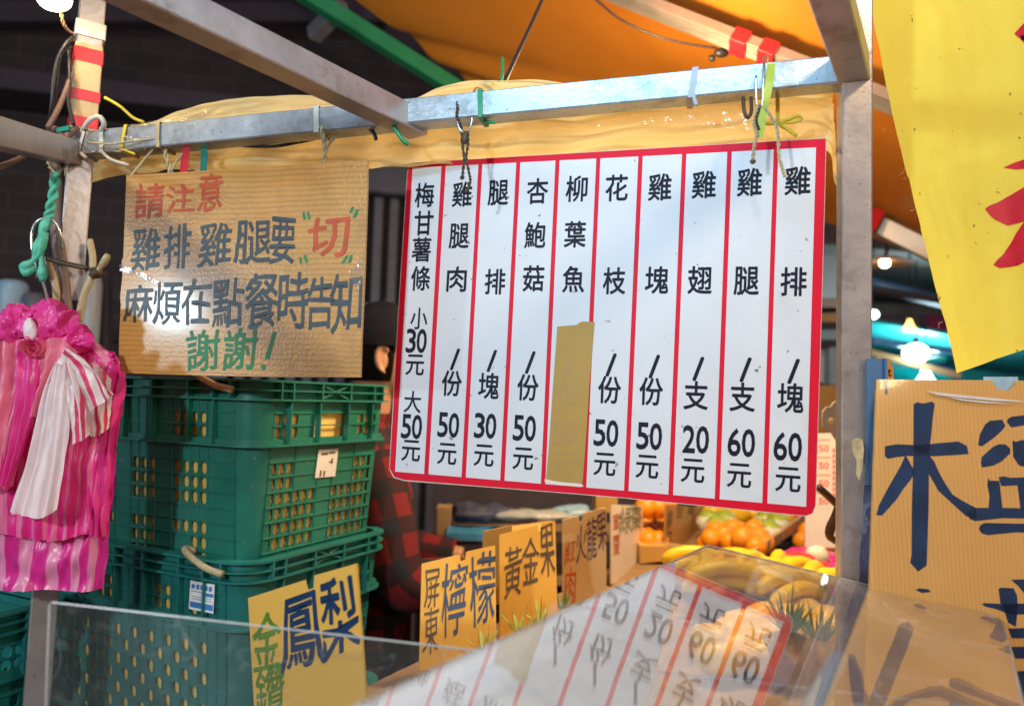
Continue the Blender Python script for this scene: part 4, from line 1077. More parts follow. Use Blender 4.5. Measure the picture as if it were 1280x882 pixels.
for q in ([(1156, 489), (1180, 492), (1215, 495.5), (1270, 501), (1280, 503), (1240, 501), (1200, 497.5), (1170, 494)], [(1182, 496.5), (1210, 500), (1240, 503), (1266, 505.5), (1230, 504), (1200, 501)]):
    BF.poly(m, q, .0046, .0049)
part('film_highlight', m, 'whitetape', bs)  # pale slivers painted as highlights on the plastic cover
# circular notch shows the white sheet behind
m = MB(); BF.polyw(m, [BF.px(1233, 470, -.006), BF.px(1276, 470, -.006), BF.px(1276, 492, -.006), BF.px(1233, 492, -.006)], -.001, 0); part('backing_sheet', m, 'cyanbag', bs)
# blue channel between post and sign
bc = thing('blue_channel', 'blue painted metal channel standing between right post and cardboard sign', 'metal channel', at(1095, 612, 1.035))
a, b = at(1093, 448, 1.035), at(1093, 606, 1.035)
r_, f_ = D((1, 0, 0)), D((0, -1, 0))
m = MB(); m.bar(a, b, .0105, .003, up=f_); part('web', m, 'bluemetal', bc)
m = MB(); m.bar(a + r_ * .0122 + f_ * .001, b + r_ * .0122 + f_ * .001, .0014, .0075, up=f_); part('flange', m, 'bluemetal', bc)
m = MB(); m.tube([at(1090, 606, 1.04), at(1091, 640, 1.04), at(1088, 700, 1.04), at(1086, 760, 1.04)], [.010, .013, .014, .012], 10); part('sleeve', m, 'navy', bc, True)
m = MB(); m.ball(at(1094, 640, 1.03), .012, wob=.4, seed=3); m.ball(at(1098, 652, 1.025), .008, wob=.5, seed=5); part('knot', m, 'navy', bc, True)
# little tag behind the channel
TF = Frame([(1090, 447), (1117, 447), (1117, 500), (1090, 500)], 1.13)
tg = thing('small_tag', 'small tan tag with black letters behind the blue channel', 'tag', TF.pt(.5, 1))
m = MB(); TF.poly(m, [(1090, 450), (1100, 446), (1112, 449), (1117, 462), (1116, 500), (1090, 500)], -.002, 0); part('card', m, 'browncard', tg)
m = MB(); write(m, TF, 'f', (1104, 459, 1109, 470), .0004, .03); write(m, TF, 't', (1109.5, 461, 1114, 470), .0004, .03); part('lettering', m, 'ink', tg)

# ------------------------------------------------------------------ yellow banner
lev = [[at(*p) for p in [(1083, -60, 1.20), (1150, -60, 1.215), (1250, -60, 1.225), (1400, -60, 1.22)]],
       [at(*p) for p in [(1090, 10, 1.20), (1160, 10, 1.215), (1255, 10, 1.225), (1400, 8, 1.22)]],
       [at(*p) for p in [(1126, 180, 1.20), (1185, 178, 1.212), (1270, 175, 1.22), (1405, 168, 1.215)]],
       [at(*p) for p in [(1158, 310, 1.20), (1215, 305, 1.21), (1290, 298, 1.215), (1410, 285, 1.21)]],
       [at(*p) for p in [(1196, 466, 1.20), (1245, 449, 1.208), (1310, 425, 1.212), (1415, 388, 1.21)]]]
bn = thing('cloth_banner', 'yellow cloth banner with red brush strokes hanging at the top right', 'banner', at(1250, 440, 1.21))
bmb = drape(lev, 60, 80, .003, 3, .004, 4, 5)
for i_, p_ in enumerate(bmb.v):       # creases and a slight edge curl
    x_, y_ = proj(p_)
    c_ = .0035 * math.exp(-((y_ - 408 - .12 * (x_ - 1200)) / 3.5) ** 2) + .0028 * math.exp(-((y_ - 205 + .35 * (x_ - 1200)) / 4) ** 2) + .0022 * math.exp(-((y_ - 62 + .1 * (x_ - 1200)) / 4) ** 2) - .0028 * math.exp(-((y_ - 300 - .2 * (x_ - 1200)) / 6) ** 2)
    bmb.v[i_] = p_ + D((0, -1, .2)) * (c_ + .004 * noise.noise(p_ * 9) + .0018 * noise.noise(p_ * 34))
part('cloth', bmb, 'banner', bn, True)
# painted strokes follow the cloth a millimetre in front of it
from mathutils.bvhtree import BVHTree
bvh = BVHTree.FromPolygons([tuple(p) for p in bmb.v], bmb.f)
def on_cloth(x, y, h=.0016):
    r = ray(x, y); hit = bvh.ray_cast(EYE, r)
    return (hit[0] if hit[0] else at(x, y, 1.21)) - r * h
def cloth_patch(pts, h):
    """painted stroke that follows the cloth"""
    from mathutils.geometry import delaunay_2d_cdt
    q = []
    for i, a in enumerate(pts):
        b = pts[(i + 1) % len(pts)]; n = max(1, int(math.dist(a, b) / 4))
        q += [V((a[0] + (b[0] - a[0]) * k / n, a[1] + (b[1] - a[1]) * k / n)) for k in range(n)]
    x0, x1 = min(p.x for p in q), max(p.x for p in q); y0, y1 = min(p.y for p in q), max(p.y for p in q)
    extra = [V((x, y)) for x in range(int(x0), int(x1), 6) for y in range(int(y0), int(y1), 6)]
    n = len(q)
    vs, es, fs, *_ = delaunay_2d_cdt(q + extra, [(i, (i + 1) % n) for i in range(n)], [list(range(n))], 1, 1e-4)
    return MB().add([on_cloth(v.x, v.y, h) for v in vs], [tuple(f) for f in fs])
bl_ = [[(1268, 42), (1279, 30), (1295, 20), (1300, 58), (1283, 56)],
       z6([(800, 30), (840, 12), (882, -2), (1010, -45), (1010, 8), (930, 32), (850, 37)]),
       z6([(729, 192), (745, 180), (780, 166), (850, 126), (930, 78), (1010, 30), (1010, 205), (905, 236), (870, 246), (820, 258), (770, 236), (745, 214)]),
       z6([(762, 412), (775, 395), (800, 372), (832, 325), (850, 290), (880, 246), (1010, 190), (1010, 270), (925, 370), (900, 392), (862, 414), (830, 421), (785, 425)])]
for p in bl_: part('brush_stroke', cloth_patch(p, .0016), 'crimson', bn, True)
part('dark_stroke', cloth_patch([(1276, 44), (1300, 46), (1300, 54), (1277, 50)], .0026), 'ink', bn, True)  # narrow black stroke across the first red one
# frayed threads at the edge
m = MB()
for (x, y) in [(1108, 160), (1132, 210), (1128, 216), (1143, 262), (1134, 222), (1178, 402), (1190, 430)]:
    p = at(x, y, 1.197); m.tube([p, p + D((-.004 + random.uniform(-.004, .004), -.002, -.003)), p + D((-.007, -.003, random.uniform(-.012, .010)))], .0004, 5)
part('thread', m, 'beige_str', bn)

# ------------------------------------------------------------------ price card, notched plaque and clamp in the slot
PF = Frame([(1008, 545), (1062, 543), (1062, 640), (1006, 640)], 2.2)
pc = thing('price_card', 'pale price card with red figures beside the lower right corner of the menu board', 'price card', PF.pt(.5, 1))
m = MB(); PF.poly(m, [(1008, 541), (1062, 541), (1062, 684), (1006, 684)], -.004, 0); part('card', m, 'greycard', pc)
m = MB()
for y in (564, 586, 608, 630):
    write(m, PF, '5', (1023.5, y - 9 + 1, 1029, y), .0008, .03); write(m, PF, '0', (1030, y - 9 + 1, 1036, y), .0008, .03)
part('lettering', m, 'tagred', pc)
m = MB()
for y in (550, 572, 594, 616): PF.poly(m, [(1010, y - 1), (1038, y - 1), (1038, y + .2), (1010, y + .2)], 0, .0006)
for i in range(9): PF.poly(m, [(1041, 560 + i * 7), (1044, 560 + i * 7), (1043.6, 565 + i * 7), (1040.6, 565 + i * 7)], 0, .0006)
part('ruling', m, 'tagred', pc)
QF = Frame([(1026, 500), (1062, 500), (1062, 550), (1026, 550)], 1.7)
m = MB(); q = [QF.px(x, y) for x, y in [(1062, 498), (1049, 500), (1042, 503), (1039, 508), (1033, 509), (1029, 514), (1028, 522), (1028.5, 533), (1032, 537), (1036, 538), (1040, 542), (1046, 551), (1062, 556)]]
hp = thing('notched_plaque', 'grey board with notched edge and round hole peeping past the right post', 'plaque', QF.pt(.5, 1))
QF.polyw(m, q, -.006, 0); part('panel', m, 'greyplaque', hp)
m = MB(); m.lathe(QF.px(1039, 526, .0004), [(0, .001), (.0062, .001), (.0072, .0003), (.0072, -.0003)], 18, axis=QF.N); part('hole', m, 'tan', hp, True)
cl = thing('spring_clamp', 'dark brown clamp arm reaching over the oranges beside the post', 'clamp', at(1036, 672, 1.5))
m = MB(); m.tube(px_path([(1022, 608, 1.5), (1030, 615, 1.5), (1042, 626, 1.5), (1056, 640, 1.5)], 8), .0075, 8); m.tube(px_path([(1050, 622, 1.5), (1044, 645, 1.5), (1038, 660, 1.5), (1036, 672, 1.5)], 8), [.006, .007, .008, .009, .010, .010, .009, .006], 8)
part('arm', m, 'clamp', cl, True)
m = MB(); m.tube(px_path([(1036, 670, 1.5), (1046, 676, 1.5), (1060, 676, 1.5)], 6), .007, 8); part('jaw', m, 'clamp', cl, True)
m = MB(); m.slab([at(1010, 640, 2.3), at(1032, 634, 2.3), at(1033, 655, 2.3), at(1014, 660, 2.3)], D((0, -1, 0)), .02)
solo('blue_box_corner', m, 'bluebit', 'bright blue box corner under the right end of the menu board', 'box')

# ------------------------------------------------------------------ crates
def arc_outline(x0, y0, x1, y1, r, n=6):
    out = []
    for cx_, cy_, a0 in ((x1 - r, y0 + r, -90), (x1 - r, y1 - r, 0), (x0 + r, y1 - r, 90), (x0 + r, y0 + r, 180)):
        for i in range(n + 1):
            a = math.radians(a0 + 90 * i / n); out.append((cx_ + r * math.cos(a), cy_ + r * math.sin(a)))
    return out
CW, CL, CH = .41, .56, .335
def crate_mesh(pat):
    body = MB(); rib = MB(); r = .05; taper = .018
    zf = .222
    def inset(z): return taper * (1 - z / CH) + (.002 if z < zf else 0)
    def side_pt(side, u, z, o=0.0):
        """u metres along the flat part of a side, z height, o outwards"""
        i = inset(z) - o
        if side == 0: return V((r + u, i, z))                        # facing -y (the short, right hand side)
        if side == 1: return V((CW - i, r + u, z))
        if side == 2: return V((CW - r - u, CL - i, z))
        return V((i, CL - r - u, z))                                  # facing -x (the long, left hand side)
    for side in range(4):
        ln = (CW if side % 2 == 0 else CL) - 2 * r
        nc = 14 if side % 2 == 0 else 21
        bands = [(0.0, .215, 8), (.229, .300, 3)]
        for bi, (z0, z1, nr) in enumerate(bands):
            for c in range(nc):
                for k in range(nr):
                    u0, u1 = ln * c / nc, ln * (c + 1) / nc
                    za, zb = z0 + (z1 - z0) * k / nr, z0 + (z1 - z0) * (k + 1) / nr
                    hole = False; handle = False
                    if side % 2 == 0:
                        if bi == 0:
                            if pat == 0: hole = (1 <= k <= 4 and c not in (6, 7)) or (k in (5, 6) and (c < 3 or c > 10))
                            else: hole = (1 <= k <= 6) and (c + k) % 2 == 0 and c not in (6, 7)
                        else:
                            hole = k in (0, 1) and (c < 3 or c > 10)
                            handle = k in (0, 1) and 5 <= c <= 8
                    else:
                        cc = min(c, 20 - c) if side == 1 else min(c, 20 - c)
                        if bi == 0:
                            if pat == 0: hole = k in (0, 1, 2, 4, 5, 6) and (cc in (3, 4) or cc in (5, 6) and k > 1 or cc in (9, 10))
                            else: hole = (0 <= k <= 6) and (c + k) % 2 == 0 and 2 <= cc
                        else: hole = k in (0, 1) and (cc in (3, 4, 5, 6) if pat == 0 else cc in (2, 3, 6, 7))
                    if handle:
                        continue
                    if not hole:
                        body.add([side_pt(side, u0, za), side_pt(side, u1, za), side_pt(side, u1, zb), side_pt(side, u0, zb)], [(0, 1, 2, 3)])
                        continue
                    uc, zc_, hu, hz = (u0 + u1) / 2, (za + zb) / 2, (u1 - u0) * .37, (zb - za) * .39
                    oc = [(1, .5), (.6, 1), (-.6, 1), (-1, .5), (-1, -.5), (-.6, -1), (.6, -1), (1, -.5)]
                    ring = [side_pt(side, uc + a * hu, zc_ + b * hz) for a, b in oc]
                    inn = [side_pt(side, uc + a * hu, zc_ + b * hz, -.0035) for a, b in oc]
                    cor = [side_pt(side, u1, zb), side_pt(side, u0, zb), side_pt(side, u0, za), side_pt(side, u1, za)]
                    body.add(ring + cor + inn, [(0, 8, 1), (1, 8, 9, 2), (2, 9, 3), (3, 9, 10, 4), (4, 10, 5), (5, 10, 11, 6), (6, 11, 7), (7, 11, 8, 0)]
                             + [(i, (i + 1) % 8, 12 + (i + 1) % 8, 12 + i) for i in range(8)])
            # ribs between the rows and columns of this band
            for k in range(nr + 1):
                if bi == 0 and k in (0,): continue
                z = z0 + (z1 - z0) * k / nr
                rib.bar(side_pt(side, 0, z, .001), side_pt(side, ln, z, .001), .0012, .0012)
            for c in range(0, nc + 1, 1):
                u = ln * c / nc
                if (side % 2 == 1 and (c in (3, 4, 5, 6, 7, 9, 10, 11, 12, 14, 15, 16, 17, 18) or pat)) or (side % 2 == 0 and bi == 0 and c in (3, 6, 8, 11)):
                    rib.bar(side_pt(side, u, z0, .001), side_pt(side, u, z1, .001), .0011, .0011, up=V((1, 1, 0)))
    # corners and strips that close the bands
    for (z0, z1) in ((0, .215), (.229, .300)):
        for cidx in range(4):
            rows = []
            for z in (z0, z1):
                i = inset(z); o = arc_outline(i, i, CW - i, CL - i, r - i * .2, 6)
                seg = o[cidx * 7:cidx * 7 + 7]
                rows.append([V((x, y, z)) for x, y in seg])
            # snap to the flat sides
            body.grid(rows)
    body.add([V((x, y, .004)) for x, y in arc_outline(.024, .024, CW - .024, CL - .024, r)], [tuple(range(28))])
    # flange and rim
    rim = MB()
    def belt(z, h, o0, o1):
        a = [V((x, y, 0)) for x, y in arc_outline(-o1, -o1, CW + o1, CL + o1, r + o1)]
        b = [V((x, y, 0)) for x, y in arc_outline(-o0, -o0, CW + o0, CL + o0, r + o0)]
        u = V((0, 0, 1))
        rim.grid([[p + u * z for p in b], [p + u * z for p in a], [p + u * (z + h) for p in a], [p + u * (z + h) for p in b], [p + u * z for p in b]], closed=True)
    belt(.2165, .0040, -.012, .007)
    belt(.2205, .009, -.012, .0005)
    belt(.298, .0035, -.009, .012)
    belt(.315, .003, -.002, .012)
    belt(.331, .004, -.009, .013)
    # inner lip of the rim
    o = arc_outline(.002, .002, CW - .002, CL - .002, r)
    rim.grid([[V((x, y, .300)) for x, y in o], [V((x, y, .333)) for x, y in o]], closed=True)
    for side in range(4):
        ln = (CW if side % 2 == 0 else CL) - 2 * r
        ks = (0, .10, .36, .64, .90, 1) if side % 2 == 0 else (0, .09, .22, .42, .58, .78, .91, 1)
        for kk in ks:
            p = side_pt(side, ln * kk, .30, .008); p.z = .298
            q = p.copy(); q.z = .334
            rim.bar(p, q, .002, .0065, up=V((0, 1, 0)) if side % 2 == 0 else V((1, 0, 0)))
            if side % 2 == 1 and 0 < kk < 1 or side % 2 == 0 and kk in (.10, .36, .64, .90):
                p = side_pt(side, ln * kk, .30, .005); p.z = .222; q = p.copy(); q.z = .30
                rim.bar(p, q, .0016, .006, up=V((0, 1, 0)) if side % 2 == 0 else V((1, 0, 0)))
        if side % 2 == 0:       # crossed braces over the hand hole
            for s_ in (0, 1):
                p = side_pt(side, ln * (.36 + .28 * s_), .30, .009); p.z = .302; q = side_pt(side, ln * (.64 - .28 * s_), .30, .009); q.z = .331
                rim.bar(p, q, .0016, .0016)
    return body, rib, rim

cax = V((.174, .37, 0)).normalized()
def crate_axes(org_px, d, rot=0):
    x = D((.174, .37, 0)); x.z = 0; x.normalize()
    return at(*org_px, d)
XA = D((.174, .37, 0)); XA.z = 0; XA.normalize(); CROT = math.atan2(XA.y, XA.x)
_cm = {}
def place_xf(mb, loc):
    out = MB(); R_ = Matrix.Rotation(CROT, 3, 'Z')
    out.v = [R_ @ p + loc for p in mb.v]; out.f = mb.f; out.uv = mb.uv
    return out
def make_crate(pat, mat, label, loc, group):
    t = thing('plastic_crate', label, 'crate', loc, group)
    b, rb, rm = crate_mesh(pat)
    L0 = V(loc)
    bo = part('body', MBx(b, L0), mat, t, 'auto')
    part('rib', MBx(rb, L0), mat, bo)
    part('rim', MBx(rm, L0), mat, t, 'auto')
    h = MB()
    h.tube(spline([V((-.016, .040, .316)), V((-.018, .075, .322)), V((-.017, .110, .334)), V((-.012, .135, .344)), V((-.002, .142, .345)), V((.012, .138, .338))], 16), .0062, 8)
    part('bail_handle', MBx(h, L0), 'beige_str', t, True)
    t.rotation_euler.z = CROT
    return t
def MBx(mb, loc):
    o = MB(); o.v = [p + loc for p in mb.v]; o.f = mb.f; o.uv = mb.uv; return o

# near corner of the top crate seen at (308,472) top and (300,716) bottom
corner = at(309, 716, 1.315)
RZ = Matrix.Rotation(CROT, 3, 'Z')
corner = corner - RZ @ V((.022, .022, 0))
PITCH = .3125
CG = 'green plastic crates stacked behind the notice'
c1 = make_crate(0, 'crate', 'top green plastic crate of the stack, right under the cardboard notice', corner, CG)
c2 = make_crate(1, 'crate_b', 'second green crate of the stack, with the blue label', corner - V((0, 0, PITCH)), CG)
zz = corner.z - 2 * PITCH; i = 0
while zz > -.10:
    dup(c2, V((corner.x, corner.y, max(zz, 0) if zz < .02 else zz)), CROT, 'green crate of the stack below the one with the blue label', CG); zz -= PITCH; i += 1
    if i > 4: break
# left stack
lc = at(28, 742, 1.42) - RZ @ V((0, 0, CH)); lc = lc - RZ @ V((.41, .06, 0)) + RZ @ V((.03, -.03, 0))
zz = lc.z; i = 0
while zz > -.05 and i < 4:
    dup(c2, V((lc.x, lc.y, zz)), CROT, 'green crate left of the post, topmost of its stack' if i == 0 else 'green crate low in the stack left of the post', 'green crates stacked left of the post'); zz -= PITCH; i += 1
# liners inside the two visible crates
for cc, hh, mm, lb in ((corner, .29, 'liner', 'orange cardboard liner box inside the top green crate'), (corner - V((0, 0, PITCH)), .28, 'liner', 'orange cardboard liner box inside the crate with the blue label')):
    m = MB(); rows = []
    for z in (.01, .21, .23, hh):
        i_ = .018 * (1 - z / CH) + (.009 if z < .222 else .007)
        rows.append([V((x, y, z)) for x, y in arc_outline(i_, i_, CW - i_, CL - i_, .05, 5)])
    m.grid(rows, closed=True); m.add([p.copy() for p in rows[0]], [tuple(range(24))])
    o_ = solo('liner_box', MBx(m, cc), mm, lb, 'box', org=cc); o_.rotation_euler.z = CROT
# paper labels stuck on
def on_crate(loc, pts): return [loc + RZ @ V(p) for p in pts]
lab = thing('paper_label', 'torn white paper label on the right side of the top crate', 'label', corner + RZ @ V((.2, -.001, .16)))
i0 = .006 + .018 * .48
y = lambda z: .018 * (1 - z / CH) + .002 - .003
q = on_crate(corner, [(.178, y(.205), .205), (.238, y(.205), .205), (.235, y(.150), .150), (.174, y(.152), .152)])
LF = Frame.__new__(Frame); LF.O, LF.e1, LF.e2 = q[0], q[1] - q[0], q[3] - q[0]; LF.w, LF.h = LF.e1.length, LF.e2.length; LF.N = -(RZ @ V((0, 1, 0)))
m = MB(); LF.polyw(m, q, -.0008, 0); part('paper', m, 'label_paper', lab)
m = MB()
for u0, v0, u1, v1 in [(.2, .75, .28, .98), (.38, .78, .46, .98), (.15, .12, .5, .2), (.55, .1, .85, .17), (.6, .45, .8, .5), (.7, .35, .78, .55)]:
    LF.polyw(m, [LF.pt(u0, v0), LF.pt(u1, v0), LF.pt(u1, v1), LF.pt(u0, v1)], 0, .0004)
part('lettering', m, 'pen_brown', lab)
lab = thing('blue_label', 'white and blue sticker on the second crate near its front corner', 'label', at(270, 790, 1.30))
c2l = corner - V((0, 0, PITCH))
q = on_crate(c2l, [(-.0035, .128, .292), (-.0035, .070, .292), (-.0035, .070, .243), (-.0035, .128, .243)])
LF2 = Frame.__new__(Frame); LF2.O, LF2.e1, LF2.e2 = q[0], q[1] - q[0], q[3] - q[0]; LF2.w, LF2.h = LF2.e1.length, LF2.e2.length; LF2.N = -(RZ @ V((1, 0, 0)))
m = MB(); LF2.polyw(m, q, -.0008, 0); part('paper', m, 'foam', lab)
m = MB()
for u0, v0, u1, v1 in [(.05, .34, .98, .36), (.5, .36, .98, .46), (.05, .72, .98, .92), (.1, .52, .9, .54), (.1, .60, .9, .62)]:
    LF2.polyw(m, [LF2.pt(u0, v0), LF2.pt(u1, v0), LF2.pt(u1, v1), LF2.pt(u0, v1)], 0, .0004)
for i in range(4):
    a_ = .27 + i * .17; LF2.polyw(m, [LF2.pt(a_, .10), LF2.pt(a_ + .12, .10), LF2.pt(a_ + .12, .26), LF2.pt(a_, .26)], 0, .0004)
m.lathe(LF2.pt(.14, .18, .0003), [(0, .0003), (.0042, .0003), (.0042, -.0002)], 14, axis=LF2.N)
part('print', m, 'label_blue', lab)

# ------------------------------------------------------------------ pink plastic bags hanging at the left
BG = 'pink plastic bags hanging from hooks at the left'
def bag(levels, nu, nv, mat, label, amp=.006, freq=5, wob=.005, seed=1, nscale=9, fade=True, name='plastic_bag', wu=None):
    m = drape([[at(*p) for p in l] for l in levels], nu, nv, amp, freq, wob, seed, nscale, None, fade, wu)
    return solo(name, m, mat, label, 'plastic bag', BG, smooth=True)
# the long bags at the back
bag([[(-30, 412, 1.235), (40, 408, 1.23), (100, 430, 1.23), (146, 440, 1.235)], [(-34, 520, 1.225), (40, 520, 1.22), (110, 500, 1.22), (154, 480, 1.235)],
     [(-34, 640, 1.215), (40, 640, 1.21), (100, 630, 1.21), (141, 612, 1.23)], [(-34, 742, 1.215), (30, 737, 1.205), (90, 739, 1.21), (127, 736, 1.225)]], 90, 80, 'pinkstripe',
    'longest magenta bag with pale vertical stripes behind the others', .005, 2.5, .016, 2, 7)
bag([[(60, 432, 1.218), (100, 440, 1.214), (138, 452, 1.214), (158, 466, 1.222)], [(70, 500, 1.212), (105, 505, 1.206), (132, 508, 1.208), (152, 515, 1.218)],
     [(80, 580, 1.208), (105, 585, 1.20), (126, 590, 1.204), (143, 590, 1.216)], [(92, 664, 1.205), (110, 668, 1.198), (122, 672, 1.202), (134, 668, 1.214)]], 60, 50, 'pink',
    'folded magenta bag at the right edge of the bundle beside the crates', .007, 4.5, .008, 6, 8, False)
bag([[(-30, 430, 1.215), (30, 430, 1.205), (70, 440, 1.202), (112, 452, 1.208)], [(-34, 540, 1.205), (30, 540, 1.196), (80, 535, 1.192), (124, 540, 1.202)],
     [(-34, 660, 1.20), (30, 672, 1.192), (72, 676, 1.190), (112, 664, 1.198)]], 90, 50, 'pinkfine', 'shorter striped magenta bag in front of the longest one', .006, 7, .007, 9, 8)
bag([[(40, 418, 1.226), (70, 414, 1.222), (110, 424, 1.222), (141, 441, 1.226)], [(60, 440, 1.218), (90, 440, 1.214), (118, 448, 1.215), (143, 458, 1.22)], [(70, 462, 1.214), (95, 464, 1.210), (120, 466, 1.212), (141, 470, 1.218)]],
    50, 20, 'pinkstripe', 'crinkled bag edge with a fringe just under the black tape', .004, 3, .010, 12, 10, False)
bag([[(95, 455, 1.196), (112, 452, 1.190), (128, 462, 1.192), (139, 474, 1.20)], [(104, 490, 1.190), (118, 488, 1.184), (130, 492, 1.186), (139, 500, 1.198)], [(112, 545, 1.19), (122, 545, 1.184), (130, 540, 1.186), (137, 535, 1.198)]],
    50, 24, 'whitestripe', 'small red and white striped fold at the right of the bundle', .004, 2.5, .004, 14, 8, False, wu=.075)
# salmon drape at the left
bag([[(-30, 425, 1.185), (-8, 420, 1.18), (16, 424, 1.176), (40, 422, 1.176)], [(-34, 500, 1.178), (-10, 500, 1.172), (14, 502, 1.168), (42, 495, 1.17)], [(-38, 606, 1.175), (-18, 610, 1.168), (-4, 612, 1.165), (14, 608, 1.168)]],
    60, 40, 'salmon', 'salmon pink folded bag at the left picture edge', .007, 4, .005, 17, 7, False)
bag([[(20, 428, 1.168), (34, 420, 1.162), (50, 422, 1.162), (60, 432, 1.168)], [(14, 500, 1.164), (28, 500, 1.157), (40, 498, 1.158), (50, 500, 1.165)], [(-2, 606, 1.162), (4, 608, 1.156), (10, 612, 1.158), (14, 600, 1.164)]],
    46, 40, 'pink', 'hot pink pleated bag beside the salmon one', .006, 3.5, .003, 21, 7, False)
bag([[(44, 440, 1.166), (60, 424, 1.158), (80, 424, 1.158), (96, 440, 1.168)], [(40, 480, 1.162), (52, 478, 1.154), (62, 474, 1.156), (74, 470, 1.165)], [(35, 520, 1.162), (40, 521, 1.156), (46, 519, 1.158), (50, 510, 1.165)]],
    46, 30, 'salmon', 'short salmon fold hanging left of the white bag', .006, 2.5, .004, 23, 7, False)
# white bag flowing from its knot
bag([[(70, 452, 1.160), (76, 446, 1.152), (84, 446, 1.150), (92, 454, 1.155)], [(52, 500, 1.154), (64, 494, 1.145), (78, 492, 1.144), (90, 500, 1.150)], [(36, 560, 1.150), (52, 556, 1.141), (68, 555, 1.140), (84, 560, 1.147)],
     [(11, 640, 1.148), (28, 644, 1.140), (50, 648, 1.138), (72, 636, 1.145)]], 80, 50, 'whitepink', 'white folded plastic bag flowing down the middle of the bundle', .0045, 4.6, .0022, 27, 7, False)
bag([[(72, 452, 1.147), (82, 436, 1.139), (94, 441, 1.139), (100, 452, 1.146)], [(90, 470, 1.143), (104, 456, 1.135), (120, 466, 1.136), (124, 480, 1.143)], [(112, 514, 1.145), (124, 506, 1.138), (136, 498, 1.139), (141, 492, 1.146)]],
    50, 30, 'whitestripe', 'white and red bag end fanning out to the right of the knot', .005, 2.2, .003, 31, 7, False, wu=.10)
bag([[(78, 456, 1.150), (84, 452, 1.143), (92, 456, 1.143), (96, 466, 1.150)], [(86, 500, 1.146), (94, 494, 1.140), (102, 494, 1.141), (108, 500, 1.148)], [(90, 556, 1.148), (98, 552, 1.141), (106, 548, 1.142), (113, 540, 1.149)]],
    50, 34, 'whitestripe', 'white and red bag end hanging below the fanned one', .005, 2.2, .003, 33, 7, False, wu=.085)
# swirl of a rolled bag
m = MB()
c = Cc(40, 436, 1.150)
rows, uv = [], []
for i in range(60):
    a = i * .27; r = .003 + .00030 * i
    rows.append([W(c + V((r * math.cos(a), -.004 + .016 * k + .002 * math.sin(a * 2), r * math.sin(a) * .8))) for k in (0, .5, 1)])
m.grid(rows); solo('rolled_bag', m, 'salmon', 'rolled pink bag end seen as a spiral at the left', 'plastic bag', BG, smooth=True)
def crumple(px, py, d, r, sc, mat, label, seed):
    m = MB(); m.ball(at(px, py, d), r * 1.12, 72, 46, sc, RM)
    c = at(px, py, d)
    for i, p in enumerate(m.v):
        o = p - c; n1 = noise.noise(o * 27 + V((seed, 0, 0))); n2 = noise.noise(V((o.x * 70, o.y * 70, o.z * 26)) + V((0, seed, 0)))
        m.v[i] = c + o * (1.06 - .62 * abs(n1) - .30 * abs(n2) - .10 * abs(noise.noise(o * 160)))
    solo('crumpled_bag', m, mat, label, 'plastic bag', BG, smooth='auto')
crumple(18, 406, 1.185, .040, (1.3, .7, .75), 'pink', 'crumpled pink bag top speared by a steel pin', 2)
crumple(66, 408, 1.195, .042, (.85, .7, 1.0), 'pink', 'tallest crumpled pink bag top under the jade twine', 5)
crumple(88, 424, 1.20, .036, (1.0, .6, .7), 'pinkstripe', 'crumpled striped bag top beside the black tape', 8)
crumple(38, 412, 1.165, .015, (.8, .6, 1.1), 'whitepink', 'small white scrap between the crumpled pink bags', 11)

# ------------------------------------------------------------------ fruit stall next door
TZ = 1.095
ft = thing('fruit_table', 'long fruit display table of the neighbouring stall', 'table', V((.8, 2.0, 0)))
e0, e1 = at_z(470, 905, TZ), at_z(905, 662, TZ)
td = (e1 - e0); td.z = 0; td.normalize(); tn = V((-td.y, td.x, 0)) * -1      # tn points to the right / viewer side
back = e0 - td * .5 - tn * .10
q = [V((x.x, x.y, TZ)) for x in (back, back + td * 4.2, back + td * 4.2 + tn * 1.9, back + tn * 1.9)]
m = MB(); m.slab(q, V((0, 0, 1)), .03); part('table_top', m, 'wood', ft)
for p in q:
    m = MB(); c = p.lerp((q[0] + q[2]) / 2, .06); m.bar(V((c.x, c.y, TZ - .03)), V((c.x, c.y, 0)), .025, .025, up=V((0, 1, 0))); part('leg', m, 'wood', ft)

def price_sign(quad, d, mat, label, texts, notch=None, jit=.08):
    f = Frame(quad, d)
    t = thing('price_sign', label, 'price sign', f.pt(.5, 1), 'hand written fruit price signs')
    p = [f.pt(0, 0)] + ([f.pt(notch - .05, 0), f.pt(notch - .035, .07), f.pt(notch + .03, .07), f.pt(notch + .045, -.01)] if notch else []) + [f.pt(1, 0), f.pt(1, 1), f.pt(0, 1)]
    m = MB(); f.polyw(m, p, -.003, 0); cdp = part('card', m, mat, t)
    for mt_, off, items in texts:
        m = MB()
        for i, (ch, *b) in enumerate(items): write(m, f, ch, b[0], .0006, off, jit, i * 2.3 + off * 50)
        part('lettering', m, mt_, cdp)
    return f
Q = lambda *p: (tuple(p),)
price_sign([(310, 747), (445, 704), (460, 905), (320, 925)], 1.02, 'signcard', 'yellow pineapple price sign with green and blue characters in front of the crates',
    [('pen_green', .008, [('金', [(313, 772), (354, 758), (352, 832), (316, 840)]), ('鑽', [(319, 838), (356, 826), (354, 896), (321, 902)])]),
     ('marker_blue', .014, [('鳳', [(352, 752), (400, 730), (408, 826), (350, 844)]), ('梨', [(400, 730), (442, 714), (452, 806), (404, 826)])])], .60)
